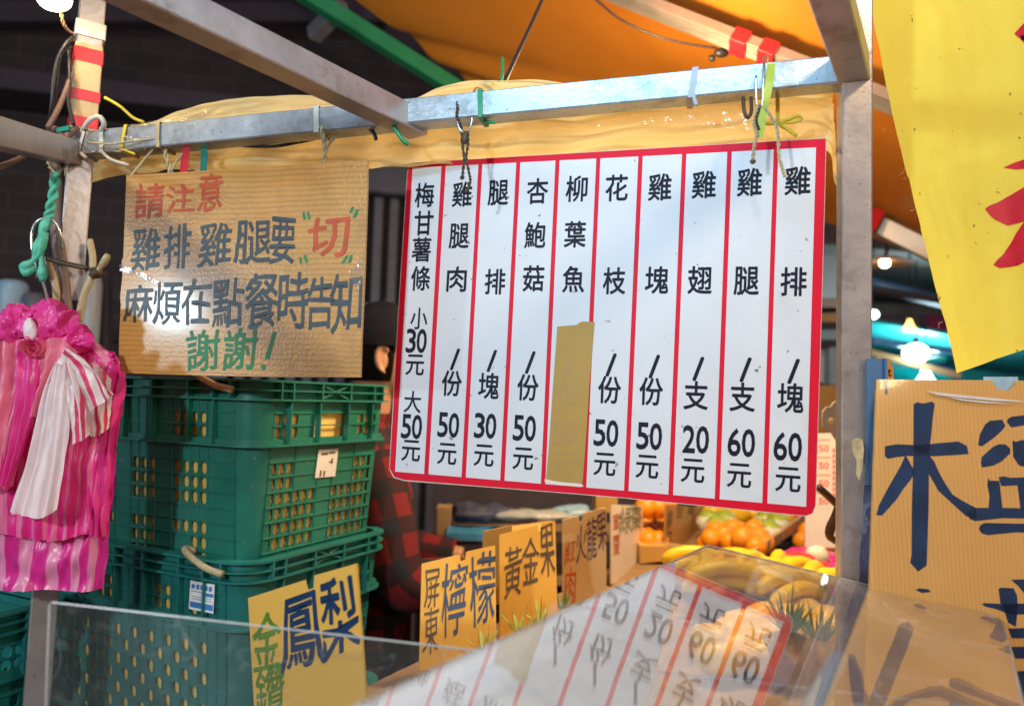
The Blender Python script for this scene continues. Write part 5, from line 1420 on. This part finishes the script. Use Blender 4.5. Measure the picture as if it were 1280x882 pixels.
price_sign([(527.5, 704), (619, 681), (620.5, 806), (524, 838)], 1.26, 'signcard', 'yellow lemon price sign left of the others in the row',
    [('pen_brown', .0, [('屏', [(530, 713), (551, 708), (548, 756), (530, 762)]), ('東', [(530, 760), (549, 754), (548, 812), (528, 816)])]),
     ('pen_blue', .003, [('檸', [(552, 706), (585, 698), (580, 788), (552, 796)]), ('檬', [(586, 696), (619, 686), (618, 772), (588, 782)])])], .55)
price_sign([(604, 664), (640, 656), (640, 750), (604, 760)], 1.50, 'browncard', 'plain card standing behind the golden fruit sign', [])
price_sign([(624.5, 668), (694, 650), (697, 775), (625, 800)], 1.45, 'signcard', 'deep yellow sign for golden fruit in the middle of the row',
    [('pen_brown', .003, [('黃', [(630, 685), (653, 679), (651, 742), (630, 748)]), ('金', [(652, 674), (674, 670), (673, 724), (653, 730)]), ('果', [(672, 656), (693, 652), (694, 716), (676, 722)])])], .72)
price_sign([(703, 650), (758, 634), (758, 742), (703, 760)], 1.66, 'palecard', 'pale card dragon fruit sign with orange and violet characters',
    [('pen_orange', .006, [('紅', [(707, 678), (720, 672), (719, 700), (705, 706)]), ('肉', [(707, 710), (720, 706), (719, 752), (705, 758)])]),
     ('pen_violet', .002, [('火', [(720, 658), (733, 652), (733, 698), (720, 704)]), ('龍', [(733, 648), (746, 644), (746, 694), (734, 700)]), ('果', [(744, 642), (758, 638), (759, 684), (748, 690)])])], .42)
price_sign([(764, 630), (804, 632), (804, 715), (764, 730)], 1.86, 'whitecard', 'whitish price sign with pale green and red strokes',
    [('pen_pale_green', .004, [('綠', [(775, 634), (790, 631), (788, 664), (774, 668)]), ('棗', [(789, 631), (802, 632), (801, 660), (788, 664)])]),
     ('pen_orange', .003, [('蜜', [(766, 642), (775, 640), (774, 660), (766, 662)]), ('棗', [(766, 668), (775, 666), (774, 692), (766, 694)])])])
price_sign([(832, 630), (882, 634), (880, 690), (830, 705)], 2.12, 'browncard', 'brown card sign standing nearest the oranges',
    [('pen_brown', .006, [('柳', [(834, 636), (841, 636), (839, 660), (833, 662)]), ('丁', [(834, 664), (840, 664), (839, 690), (833, 692)]), ('甜', [(846, 632), (854, 632), (853, 646), (845, 648)]), ('橙', [(860, 632), (868, 632), (867, 642), (859, 644)])])])

# leaves behind the lemon sign
def blade_leaf(m, p, dir_, ln, w, bend, seg=6):
    dir_ = V(dir_).normalized(); sd = dir_.cross(V((0, 0, 1)) if abs(dir_.z) < .9 else V((1, 0, 0))).normalized(); up = sd.cross(dir_)
    rows = []
    for i in range(seg + 1):
        t = i / seg; c = V(p) + dir_ * ln * t - V((0, 0, 1)) * bend * t * t; ww = w * (1 - t ** 1.6) * (.7 + .6 * t) + .0004
        rows.append([c - sd * ww, c + up * ww * -.35, c + sd * ww])
    m.grid(rows)
def leafy(name, base, n, ln, w, mat, label, spread=.9, fwd=V((0, 0, 1))):
    m = MB()
    for i in range(n):
        a = i * 2.4; k = spread * (i / n) ** .6
        dv = fwd + V((math.cos(a) * k, math.sin(a) * k, 0))
        blade_leaf(m, V(base) + V((math.cos(a), math.sin(a), 0)) * .006, dv, ln * (1 - .35 * i / n) * random.uniform(.85, 1.15), w, random.uniform(.0, .25) * ln)
    return m
for px, py, d, n, lb, mm in [(648, 790, 1.36, 12, 'pale spiky leaf tuft between lemon and golden fruit signs', 'paleleaf'), (676, 782, 1.40, 12, 'yellow green leaf tuft under the golden fruit sign', 'paleleaf'), (606, 815, 1.22, 7, 'pale leaf blades in front of the lemon sign', 'paleleaf'), (703, 760, 1.52, 8, 'green leaf tuft by the dragon fruit sign', 'leaf')]:
    solo('leaf_tuft', leafy('x', at(px, py, d) - V((0, 0, .0)), n, .055, .0055, mm, lb, 1.1), mm, lb, 'leaves', smooth=True)
m = MB(); blade_leaf(m, at(676, 775, 1.40), D((.05, 0, 1)), .05, .006, 0); solo('leaf', m, 'leaf', 'single dark green leaf against the golden fruit sign', 'leaf', smooth=True)

# crates, boards and fruit on the table
FG = {}
def orange(px, py, z, r, mat='orange', grp=None, label=None, nm='orange', sc=(1, 1, .94), cat='fruit'):
    c = at_z(px, py, z); k = 0
    m = MB(); m.ball(c, r, 16, 10, sc, None, .10, px * .1 + py)
    return solo(nm, m, mat, label, cat, grp, smooth=True)
def wood_box(p, q, label, mat='palewood', h=.055):
    p, q = V(p), V(q); t = (q - p).normalized(); n = V((t.y, -t.x, 0))
    bx = thing('fruit_box', label, 'box', p)
    m = MB(); m.slab([p, q, q + V((0, 0, h)), p + V((0, 0, h))], n, .012); part('side', m, mat, bx)
    m = MB(); o = -n * .35; m.slab([p + o, q + o, q + o + V((0, 0, h)), p + o + V((0, 0, h))], n, .012); part('side', m, mat, bx)
    for s_ in (p, q):
        m = MB(); m.slab([s_ - n * .013, s_ + o, s_ + o + V((0, 0, h)), s_ - n * .013 + V((0, 0, h))], t, .010); part('end', m, mat, bx)
    return bx
wood_box(at_z(938, 706, TZ + .03), at_z(1014, 648, TZ + .06), 'wooden fruit box edge running diagonally between oranges and pink bag', h=.03)
m = MB(); m.slab([at_z(945, 700, TZ + .01), at_z(990, 668, TZ + .01), at_z(1000, 690, TZ + .01), at_z(958, 712, TZ + .01)], V((0, 0, 1)), .008)
solo('black_tray', m, 'cap', 'black tray under the wooden box edge', 'tray')
G1 = 'oranges in the crate between the white and brown signs'
for i, (x, y) in enumerate([(806, 652), (814, 646), (823, 650), (831, 655), (810, 664), (820, 662), (829, 668), (812, 676), (823, 676), (806, 670), (833, 662)]):
    orange(x, y, TZ + .055, .032, grp=G1, label='orange in the crate between the white and brown price signs')
for i, (x, y) in enumerate([(808, 634), (816, 630), (824, 634), (832, 632)]):
    orange(x, y, TZ + .14, .036, 'orange', 'oranges on the upper tier', 'orange on the upper tier right of the white sign')
f = MB(); f.slab([at(800, 682, 2.12), at(836, 682, 2.12), at(836, 700, 2.12), at(800, 704, 2.12)], D((0, -1, 0)), .15); solo('fruit_carton', f, 'browncard', 'brown carton holding the oranges behind the white sign', 'carton')
m = MB(); m.slab([at(800, 640, 2.5), at(838, 640, 2.5), at(838, 646, 2.5), at(800, 646, 2.5)], D((0, -1, 0)), .1); solo('carton_edge', m, 'foam', 'pale carton edge between the two tiers of oranges', 'carton')
G2 = 'oranges heaped beside the diagonal wooden box edge'
for x, y, z in [(900, 676, .04), (912, 668, .05), (925, 664, .06), (938, 668, .05), (920, 680, .04), (934, 682, .04), (944, 678, .035), (908, 684, .03), (950, 686, .02), (928, 672, .08), (890, 670, .04), (884, 680, .03), (940, 690, .03)]:
    orange(x, y, TZ + z, .033, grp=G2, label='orange in the heap left of the diagonal wooden box edge')
    if z < .055: orange(x + 5, y - 7, TZ + z + .03, .032, grp=G2, label='orange in the heap left of the diagonal wooden box edge')
G3 = 'oranges beside the right post'
for x, y, z in [(1010, 664, .05), (1022, 658, .07), (1034, 656, .07), (1046, 660, .05), (1004, 676, .03), (1018, 672, .05), (1030, 668, .06), (1044, 672, .05), (1056, 668, .05), (1026, 682, .03), (1040, 686, .03)]:
    orange(x, y, TZ + z, .032, grp=G3, label='orange in the heap beside the right post')
# fruit in foam nets, mangoes, apples beyond
G4 = 'fruit packed in white foam nets'
for x, y in [(886, 652), (896, 660), (906, 652), (958, 652), (950, 664), (962, 666), (972, 656)]:
    c = at_z(x, y, TZ + .06); t = thing('netted_fruit', 'green yellow fruit in a white foam net behind the oranges', 'fruit', c, G4)
    m = MB(); m.ball(c, .040, 16, 10, (1, 1, 1.05), None, .08, x); part('fruit', m, 'green_fruit', t, True)
    m = MB(); m.lathe(c, [(.030, -.030), (.0415, -.010), (.0415, .004), (.036, .020)], 18); part('net', m, 'foam', t, True)
G5 = 'yellow fruit behind the oranges'
for x, y, a in [(915, 644, .2), (932, 641, .0), (948, 643, -.2), (966, 646, .4), (978, 650, .8), (900, 640, .1)]:
    c = at_z(x, y, TZ + .07); m = MB(); m.ball(c, .046, 18, 10, (1.5, .8, .75), Matrix.Rotation(a, 3, 'Z'), .08, x); solo('mango', m, 'mango', 'long yellow mango lying behind the heap of oranges', 'fruit', G5, smooth=True)
for x, y in [(985, 642), (994, 638), (1002, 646), (1008, 640)]:
    orange(x, y, TZ + .07, .038, 'red_fruit', 'red fruit behind the wooden box edge', 'red round fruit just above the wooden box edge', 'apple')
m = MB(); m.slab([at_z(895, 662, TZ + .02), at_z(985, 662, TZ + .02), at_z(970, 630, TZ + .03), at_z(885, 630, TZ + .03)], V((0, 0, 1)), .03); solo('foam_sheet', m, 'foam', 'white foam sheet under the netted fruit', 'foam sheet')
# pink bag with dragon fruit
m = MB(); c = at_z(1012, 700, TZ + .045); m.ball(c, .075, 34, 20, (1.15, .8, .42), Matrix.Rotation(.3, 3, 'Z'))
for i, p in enumerate(m.v):
    o = p - c; m.v[i] = c + o * (1 + .22 * noise.noise(o * 26) + .1 * noise.noise(o * 60))
solo('pink_bag', m, 'pink', 'bright pink bag lying among the oranges beside the right post', 'plastic bag', smooth=True)
for x, y, r in [(922, 722, .040), (936, 716, .038), (1000, 712, .050), (986, 720, .045), (1024, 722, .045), (1046, 724, .042), (1038, 706, .03)]:
    orange(x, y, TZ + .05, r, 'red_fruit' if x < 1030 else 'dragon', 'red fruit under the acrylic sheet', 'red fruit seen through the acrylic sheet behind the bananas', 'apple')
orange(1022, 694, TZ + .075, .028, 'cream', None, 'pale fruit sitting on the pink bag', 'pale_fruit')
# bananas
def banana_bunch(px, py, z, n, rot, size, label, tilt=.2):
    base = at_z(px, py, z)
    t = thing('banana_bunch', label, 'bananas', base)
    for k in range(n):
        a = rot + (k - (n - 1) / 2) * .26; m = MB(); P, Rr = [], []
        for i in range(13):
            s_ = i / 12; ang = -1.05 + 2.1 * s_
            x = size * math.sin(ang) / math.sin(1.05) * 1.0; y = -size * (math.cos(ang) - math.cos(1.05)) * .9
            p = V((math.cos(a) * (x + size), math.sin(a) * (x + size), .018 - y * .8 + k * .004 * (-1) ** k)); 
            P.append(base + p - V((math.cos(rot), math.sin(rot), 0)) * size)
            Rr.append(.0165 * size / .085 * (1 if .15 < s_ < .85 else .35 + .65 * (s_ / .15 if s_ < .5 else (1 - s_) / .15) ** .5))
        m.tube(P, Rr, 9); part('banana', m, 'banana', t, True)
    m = MB(); m.ball(base - V((math.cos(rot), math.sin(rot), 0)) * size * .98 + V((0, 0, .02)), .014 * size / .085); part('stalk', m, 'leaf', t, True)
for x, y, n, r_, sz, lb in [(888, 730, 4, 1.2, .080, 'banana bunch half hidden at the left of the heap under the sheet'), (930, 722, 4, 2.2, .080, 'banana bunch farthest back in the middle under the sheet'), (978, 726, 4, 1.0, .080, 'banana bunch at the back right of the heap under the sheet'), (868, 716, 4, 2.9, .075, 'banana bunch at the far corner under the acrylic sheet'), (905, 742, 5, 2.7, .085, 'banana bunch left of centre under the acrylic sheet'), (955, 738, 5, .4, .085, 'banana bunch curving right under the acrylic sheet'), (1022, 744, 4, .9, .085, 'banana bunch nearest the right post'), (985, 752, 4, 3.3, .080, 'banana bunch in front between the two middle ones')]:
    banana_bunch(x, y, TZ + .05, n, r_, sz, lb)
G6 = 'yellow fruit heaped under the acrylic sheet'
for x, y, r in [(985, 776, .040), (1008, 770, .040), (1034, 778, .038), (958, 772, .038), (932, 782, .036), (1000, 790, .040), (1026, 796, .040), (972, 796, .036), (946, 800, .036), (912, 792, .034), (1046, 790, .036), (986, 812, .038), (958, 822, .036), (1012, 816, .038), (925, 812, .034), (890, 800, .034), (900, 822, .034)]:
    c = at_z(x, y, TZ + .035); m = MB(); m.ball(c, r, 18, 12, (1.35, .95, .85), Matrix.Rotation(x * .37 % 3, 3, 'Z'), .10, x)
    solo('yellow_mango', m, 'mango', 'yellow fruit in the heap under the acrylic sheet in front of the bananas', 'fruit', G6, smooth=True)
def pineapple(px, py, z, h, label):
    b = at_z(px, py, z); t = thing('pineapple', label, 'pineapple', b)
    m = MB(); m.lathe(b, [(0, 0), (.036, .004), (.048, .03), (.050, h * .55), (.040, h * .9), (.016, h), (0, h)], 20); part('fruit', m, 'pineapple', t, True)
    part('crown', leafy('c', b + V((0, 0, h * .97)), 26, .085, .007, 'leaf', '', .8), 'leaf', t, True)
pineapple(985, 868, TZ - .02, .10, 'pineapple with spiky crown seen through the acrylic sheet left of the post')
pineapple(1022, 880, TZ - .05, .10, 'second pineapple under the sheet near the blade handle')

# dark shelf and parcels behind the signs
sf = thing('back_shelf', 'dark wooden shelf behind the row of price signs', 'shelf', at(650, 700, 2.35))
for y, mm in ((668, 'wood'), (720, 'wood'), (780, 'dark')):
    m = MB(); m.bar(at(552, y, 2.35), at(775, y - 4, 2.45), .10, .012); part('board', m, mm, sf)
m = MB(); m.bar(at(556, 632, 2.30), at(548, 900, 2.30), .022, .03, up=V((0, 1, 0))); part('upright', m, 'wood', sf)
m = MB(); m.slab([at(540, 600, 2.65), at(800, 600, 2.65), at(800, 900, 2.65), at(540, 900, 2.65)], D((0, -1, 0)), .02); part('back_panel', m, 'dark', sf)
def lump(px, py, d, r, sc, mat, name, label, cat, seed=0):
    m = MB(); c = at(px, py, d); m.ball(c, r, 30, 18, sc, RM)
    for i, p in enumerate(m.v):
        o = p - c; m.v[i] = c + o * (1.1 - .6 * abs(noise.noise(o * 14 + V((seed, 0, 0)))) - .25 * abs(noise.noise(o * 40 + V((0, seed, 0)))))
    solo(name, m, mat, label, cat, smooth=True)
lump(600, 640, 2.3, .075, (1.5, .7, .45), 'navy', 'patterned_sack', 'dark blue speckled sack on the back shelf under the board', 'sack', 1)
lump(668, 644, 2.25, .06, (1.9, .8, .32), 'greyfilm', 'plastic_sheet', 'crumpled grey plastic sheet on the back shelf', 'plastic sheet', 4)
lump(722, 640, 2.3, .06, (1.5, .8, .36), 'cyanbag', 'plastic_bag', 'pale blue plastic bag behind the dragon fruit sign', 'plastic bag', 7)
m = MB(); m.slab([at(560, 656, 2.28), at(630, 657, 2.28), at(632, 668, 2.2), at(558, 666, 2.2)], V((0, 0, 1)), .02)
solo('blue_tray', m, 'bluetray', 'blue tray on the dark shelf under the speckled sack', 'tray')
m = MB(); m.slab([at(632, 658, 1.75), at(690, 650, 1.85), at(672, 672, 1.6), at(596, 694, 1.5)], V((0, 0, 1)), .03)
solo('box_flap', m, 'browncard', 'brown cardboard flap behind the golden fruit sign', 'cardboard')
m = MB(); m.slab([at(745, 612, 2.2), at(772, 608, 2.2), at(772, 640, 2.2), at(745, 640, 2.2)], D((0, -1, 0)), .1)
solo('carton', m, 'orange' if 0 else 'browncard', 'tan carton just under the menu board behind the white sign', 'carton')

# ------------------------------------------------------------------ acrylic guard
mn_ = V((.1884, -.0086, .9821)); mc_ = -.2247 / math.sqrt(.1918 ** 2 + .0087 ** 2 + 1)
SN = D(mn_); SO = W(mn_ * mc_)
def on_sheet(px, py, h=0):
    r = ray(px, py); return EYE + r * ((SO + SN * h - EYE).dot(SN) / r.dot(SN))
ag = thing('acrylic_guard', 'clear reflective acrylic sheet guarding the counter at the lower right', 'acrylic guard', on_sheet(800, 860))
edge = [(885, 680), (970, 701), (1048, 720.5), (1150, 745), (1225, 762), (1244, 768), (1252, 776), (1258, 792), (1286, 905), (1330, 1120), (250, 1120), (330, 975), (440, 882), (600, 809), (760, 737)]
m = MB(); P = [on_sheet(*p) for p in edge]
m.slab(P, SN, .0028); part('sheet', m, 'acrylic', ag)
m = MB()
L_ = [on_sheet(*p) for p in [(440, 882), (600, 809), (760, 737), (885, 680)]]
m.tube([p - SN * .0014 for p in [on_sheet(*p) for p in [(330, 975), (440, 882), (600, 809), (760, 737), (885, 680), (970, 701), (1048, 720.5), (1150, 745), (1225, 762), (1244, 768), (1252, 776), (1258, 792), (1286, 905)]]], .0012, 6)
part('polished_edge', m, 'edge', ag, True)
# bent down lip at the right end
c0 = [on_sheet(*p) for p in [(1258, 792), (1286, 905)]]
rows = [[p + D((.002, 0, 0)) * i - SN * (.028 * i) for i in range(5)] for p in [c0[0].lerp(c0[1], k / 4) for k in range(5)]]
m = MB().grid(rows); part('lip', m, 'acrylic', ag, True)
for p in [(1238, 800), (1060, 900)]:
    m = MB(); c = on_sheet(*p); m.bar(c - SN * .004, V((c.x, c.y, .9)), .006, .006, up=V((0, 1, 0)))
    if p[0] < 1100: part('support', m, 'edge', ag)
# upright front pane
PT = [at(62, 752, .75), at(1119, 872, .745)]
u_ = (PT[1] - PT[0]).normalized()
p1 = PT[0] + u_ * 1.05
pn = thing('acrylic_screen', 'upright clear acrylic screen standing across the front of the counter', 'acrylic screen', PT[0].lerp(p1, .5) - V((0, 0, .34)))
dn_ = (at(57, 890, .745) - PT[0]).normalized()
nrm = u_.cross(dn_).normalized()
if nrm.dot(EYE - PT[0]) < 0: nrm = -nrm
m = MB(); m.slab([PT[0], p1, p1 + dn_ * .34, PT[0] + dn_ * .34], nrm, .003); part('pane', m, 'pane', pn)
m = MB(); m.tube([PT[0] + dn_ * .34, PT[0] + dn_ * .003, PT[0] + u_ * .003, p1], .0010, 6); part('polished_edge', m, 'edge', pn)

# counter with tray below the sheet
ct = thing('stall_counter', 'pale food stall counter under the acrylic sheet', 'counter', V((0, .6, 0)))
k0 = [on_sheet(*p, h=-.030) for p in [(330, 975), (441, 883), (600, 810), (760, 738), (846, 699), (842, 745), (815, 850), (790, 960), (740, 1100), (420, 1100)]]
m = MB(); m.slab(k0, SN, .02); part('counter_top', m, 'counter', ct)
cz = sum((p for p in k0), V((0, 0, 0))) / len(k0)
for q_ in ((640, 1040), (520, 1060)):
    c_ = on_sheet(*q_, h=-.05); m = MB(); m.bar(c_, V((c_.x, c_.y, 0)), .02, .02, up=V((0, 1, 0))); part('leg', m, 'counter', ct)
# crumpled paper on the counter, clear bag film, blade
m = MB(); c = on_sheet(640, 892, -.018); m.ball(c, .016, 30, 18, (1.2, 1, .7))
for i, p in enumerate(m.v):
    o = p - c; m.v[i] = c + o * (1 + .5 * abs(noise.noise(o * 70)) - .2 * abs(noise.noise(o * 140)))
solo('crumpled_paper', m, 'cream', 'crumpled cream paper lying under the front of the acrylic sheet', 'paper', smooth='auto')
rows = []
for i in range(60):
    r = []
    for j in range(60):
        x = 690 + 230 * i / 59 - 90 * j / 59; y = 765 + 0.12 * (x - 800) + 170 * j / 59
        r.append(on_sheet(x, y, -.016 + .008 * noise.noise(V((i * .14, j * .14, 2))) + .007 * abs(noise.noise(V((i * .32, j * .32, 9))))))
    rows.append(r)
solo('clear_bags', MB().grid(rows), 'film', 'crinkled clear plastic bags lying under the acrylic sheet', 'plastic bags', smooth=True)
kn = thing('kitchen_knife', 'knife with a pale blue handle leaning under the sheet by the right post', 'knife', on_sheet(1020, 860, -.03))
m = MB(); m.tube(spline([on_sheet(1050, 818, -.012), on_sheet(1040, 838, -.014), on_sheet(1026, 866, -.016), on_sheet(1004, 910, -.02)], 12), [.004, .0085, .0092, .0092, .009, .009, .009, .009, .009, .009, .0085, .006], 10); part('handle', m, 'blade_handle', kn, True)
m = MB(); m.bar(on_sheet(1004, 910, -.02), on_sheet(970, 980, -.03), .012, .0008, up=SN); part('blade', m, 'blade', kn)

# ------------------------------------------------------------------ person behind the crates
PC = at(477, 446, 1.98)                        # centre of the head
hz = PC.z
face = D((.93, .30, -.05)); face.z = 0; face.normalize(); side = V((-face.y, face.x, 0))       # looks to the right and away
pf = thing('person', 'person in black cap and red black plaid shirt standing behind the crates', 'person', V((PC.x, PC.y, 0)))
def loft(m, secs, seg=24):
    rows = []
    for (c, a, b) in secs:        # centre, half depth along face, half width along side
        rows.append([V(c) + face * a * math.cos(2 * math.pi * k / seg) + side * b * math.sin(2 * math.pi * k / seg) for k in range(seg)])
    return m.grid(rows, closed=True).add(rows[0], [tuple(range(seg))[::-1]]).add(rows[-1], [tuple(range(seg))])
def P_(f, s, z): return V((PC.x, PC.y, 0)) + face * f + side * s + V((0, 0, z))
raw = MB()
raw.ball(PC + V((0, 0, .015)), .1, 24, 16, (1.0, .78, 1.18), Matrix((face, side, V((0, 0, 1)))).transposed())
raw.ball(PC + face * .03 - V((0, 0, .045)), .075, 20, 14, (.95, .78, .85), Matrix((face, side, V((0, 0, 1)))).transposed())
raw.ball(PC + face * .103 - V((0, 0, .022)), .018, 12, 8, (1.1, .75, 1.2))
for s_ in (-1, 1):
    ec = PC + side * s_ * .079 - face * .010 - V((0, 0, .012))
    raw.ball(ec, .028, 14, 10, (.55, .22, 1.0), Matrix((face, side, V((0, 0, 1)))).transposed())
    raw.tube([ec + side * s_ * .007 + face * (-.019 * math.cos(a_) + .004) + V((0, 0, .030 * math.sin(a_) + (.004 if math.sin(a_) > 0 else 0))) - face * .004 * math.sin(a_) for a_ in [math.radians(-95 + 235 * k / 16) for k in range(17)]], .0052, 8)
S0 = hz - .22
raw.tube([P_(-.01, 0, hz - .05), P_(-.035, 0, S0 + .04), P_(-.05, 0, S0 - .04)], [.052, .056, .07], 16)
loft(raw, [(P_(-.05, 0, S0 + .02), .05, .07), (P_(-.05, 0, S0 - .02), .085, .17), (P_(-.045, 0, S0 - .12), .115, .19), (P_(-.03, 0, S0 - .3), .115, .165), (P_(-.03, 0, S0 - .48), .105, .15), (P_(-.03, 0, S0 - .62), .115, .165)])
for s_ in (-1, 1):
    raw.tube([P_(-.03, s_ * .08, S0 - .6), P_(-.02, s_ * .085, .48), P_(-.03, s_ * .085, .09)], [.085, .058, .042], 12)
    raw.tube([P_(-.05, s_ * .085, .045), P_(.15, s_ * .095, .035)], [.045, .035], 10)
    sh0 = P_(-.05, s_ * .175, S0 - .05); el = P_(.03, s_ * .235, S0 - .30); wr = P_(.27, s_ * .13, S0 - .33)
    raw.tube([sh0, sh0.lerp(el, .5), el, el.lerp(wr, .5), wr], [.055, .048, .040, .036, .028], 12)
    hb = (wr - el).normalized()
    raw.ball(wr + hb * .045, .038, 14, 10, (1, .9, .55))
    for k in range(4):
        raw.tube([wr + hb * .06 + side * (k - 1.5) * .018, wr + hb * .10 + side * (k - 1.5) * .019 - V((0, 0, .006)), wr + hb * .125 + side * (k - 1.5) * .018 - V((0, 0, .025))], [.010, .0095, .0085], 8)
    raw.tube([wr + hb * .02 - side * s_ * .025, wr + hb * .055 - side * s_ * .05, wr + hb * .085 - side * s_ * .05], [.011, .010, .009], 8)
tmp = mesh_obj('tmp', raw, 'skin', V((PC.x, PC.y, 0)), True)
rm_ = tmp.modifiers.new('r', 'REMESH'); rm_.mode = 'VOXEL'; rm_.voxel_size = .005; rm_.use_smooth_shade = True
sm = tmp.modifiers.new('s', 'SMOOTH'); sm.iterations = 5; sm.factor = .5
bpy.context.view_layer.update()
me = bpy.data.meshes.new_from_object(tmp.evaluated_get(bpy.context.evaluated_depsgraph_get()))
bpy.data.objects.remove(tmp)
me.materials.clear(); me.materials.append(mt['skin'])
bo = bpy.data.objects.new('body', me); COL.objects.link(bo); bo.parent = pf; ORG['body'] = ORG[pf.name]
# hair under the cap, cap, shirt, trousers
rot3 = Matrix((face, side, V((0, 0, 1)))).transposed()
m = MB()
rows = []
for i in range(10):
    th = math.radians(50 + i * 9)
    rows.append([PC + V((0, 0, .016)) + rot3 @ (V((math.sin(th) * math.cos(a) * 1.03, math.sin(th) * math.sin(a) * .82, math.cos(th) * 1.22)) * .1) for a in [math.radians(78 + k * 204 / 24) for k in range(25)]])
m.grid(rows); part('hair', m, 'hair', pf, True)
m = MB(); rows = []
for i in range(12):
    th = math.radians(2 + i * 8.2)
    rows.append([PC + V((0, 0, .030)) + rot3 @ (V((math.sin(th) * math.cos(a) * 1.12, math.sin(th) * math.sin(a) * .95, math.cos(th) * 1.16)) * .1) for a in [2 * math.pi * k / 32 for k in range(32)]])
m.grid(rows, closed=True)
rows = []
for i in range(6):
    rows.append([PC + V((0, 0, .020 - .004 * i)) + face * (.085 + .015 * i * math.cos(a)) + side * math.sin(a) * (.085 - .004 * i) + face * .03 * math.cos(a) for a in [math.radians(-85 + 170 * k / 14) for k in range(15)]])
m.grid(rows); m.ball(PC + V((0, 0, .147)), .008)
part('cap', m, 'cap', pf, True)
def clothmesh(secs, seg=36):
    rows, uv = [], []
    for c, a, b in secs:
        rows.append([V(c) + (face * a * math.cos(2 * math.pi * k / seg) + side * b * math.sin(2 * math.pi * k / seg)) * (1 + .04 * noise.noise(V((k * .7, c.z * 9, 2)))) for k in range(seg + 1)])
        uv.append([(k / seg * 1.05, c.z) for k in range(seg + 1)])
    return rows, uv
m = MB()
secs = [(P_(-.03, 0, S0 + .075), .062, .066), (P_(-.04, 0, S0 + .05), .066, .075), (P_(-.05, 0, S0 + .02), .085, .14), (P_(-.05, 0, S0 - .02), .108, .195), (P_(-.045, 0, S0 - .12), .135, .215), (P_(-.03, 0, S0 - .3), .138, .20), (P_(-.03, 0, S0 - .48), .132, .185), (P_(-.03, 0, S0 - .70), .145, .20)]
fine = []
for i in range(len(secs) - 1):
    for k in range(4):
        t = k / 4; fine.append((secs[i][0].lerp(secs[i + 1][0], t), secs[i][1] * (1 - t) + secs[i + 1][1] * t, secs[i][2] * (1 - t) + secs[i + 1][2] * t))
r_, u_2 = clothmesh(fine + [secs[-1]]); m.grid(r_, u_2); part('shirt', m, 'plaid', pf, True)
for s_ in (-1, 1):
    sh0 = P_(-.05, s_ * .165, S0 - .035); el = P_(.03, s_ * .24, S0 - .30); wr = P_(.25, s_ * .14, S0 - .33)
    C_ = spline([sh0, sh0.lerp(el, .5) + side * s_ * .01, el, el.lerp(wr, .5), wr], 22); rows, uv = [], []
    acc = 0
    for i, p in enumerate(C_):
        t = (C_[min(i + 1, 21)] - C_[max(i - 1, 0)]).normalized(); a_ = t.orthogonal().normalized() if i == 0 else (a_ - t * a_.dot(t)).normalized(); b_ = t.cross(a_)
        rr = .078 - .030 * i / 21; acc += (C_[i] - C_[max(i - 1, 0)]).length
        rows.append([p + (a_ * math.cos(2 * math.pi * k / 20) + b_ * math.sin(2 * math.pi * k / 20)) * rr * (1 + .07 * noise.noise(V((i * .5, k * .4, s_)))) for k in range(21)])
        uv.append([(k / 20 * .42, acc) for k in range(21)])
    m = MB().grid(rows, uv); part('sleeve', m, 'plaid', pf, True)
m = MB()
for s_ in (-1, 1): m.tube([P_(-.03, s_ * .08, S0 - .55), P_(-.02, s_ * .088, .48), P_(-.03, s_ * .085, .06)], [.115, .082, .07], 16)
part('trousers', m, 'trousers', pf, True)
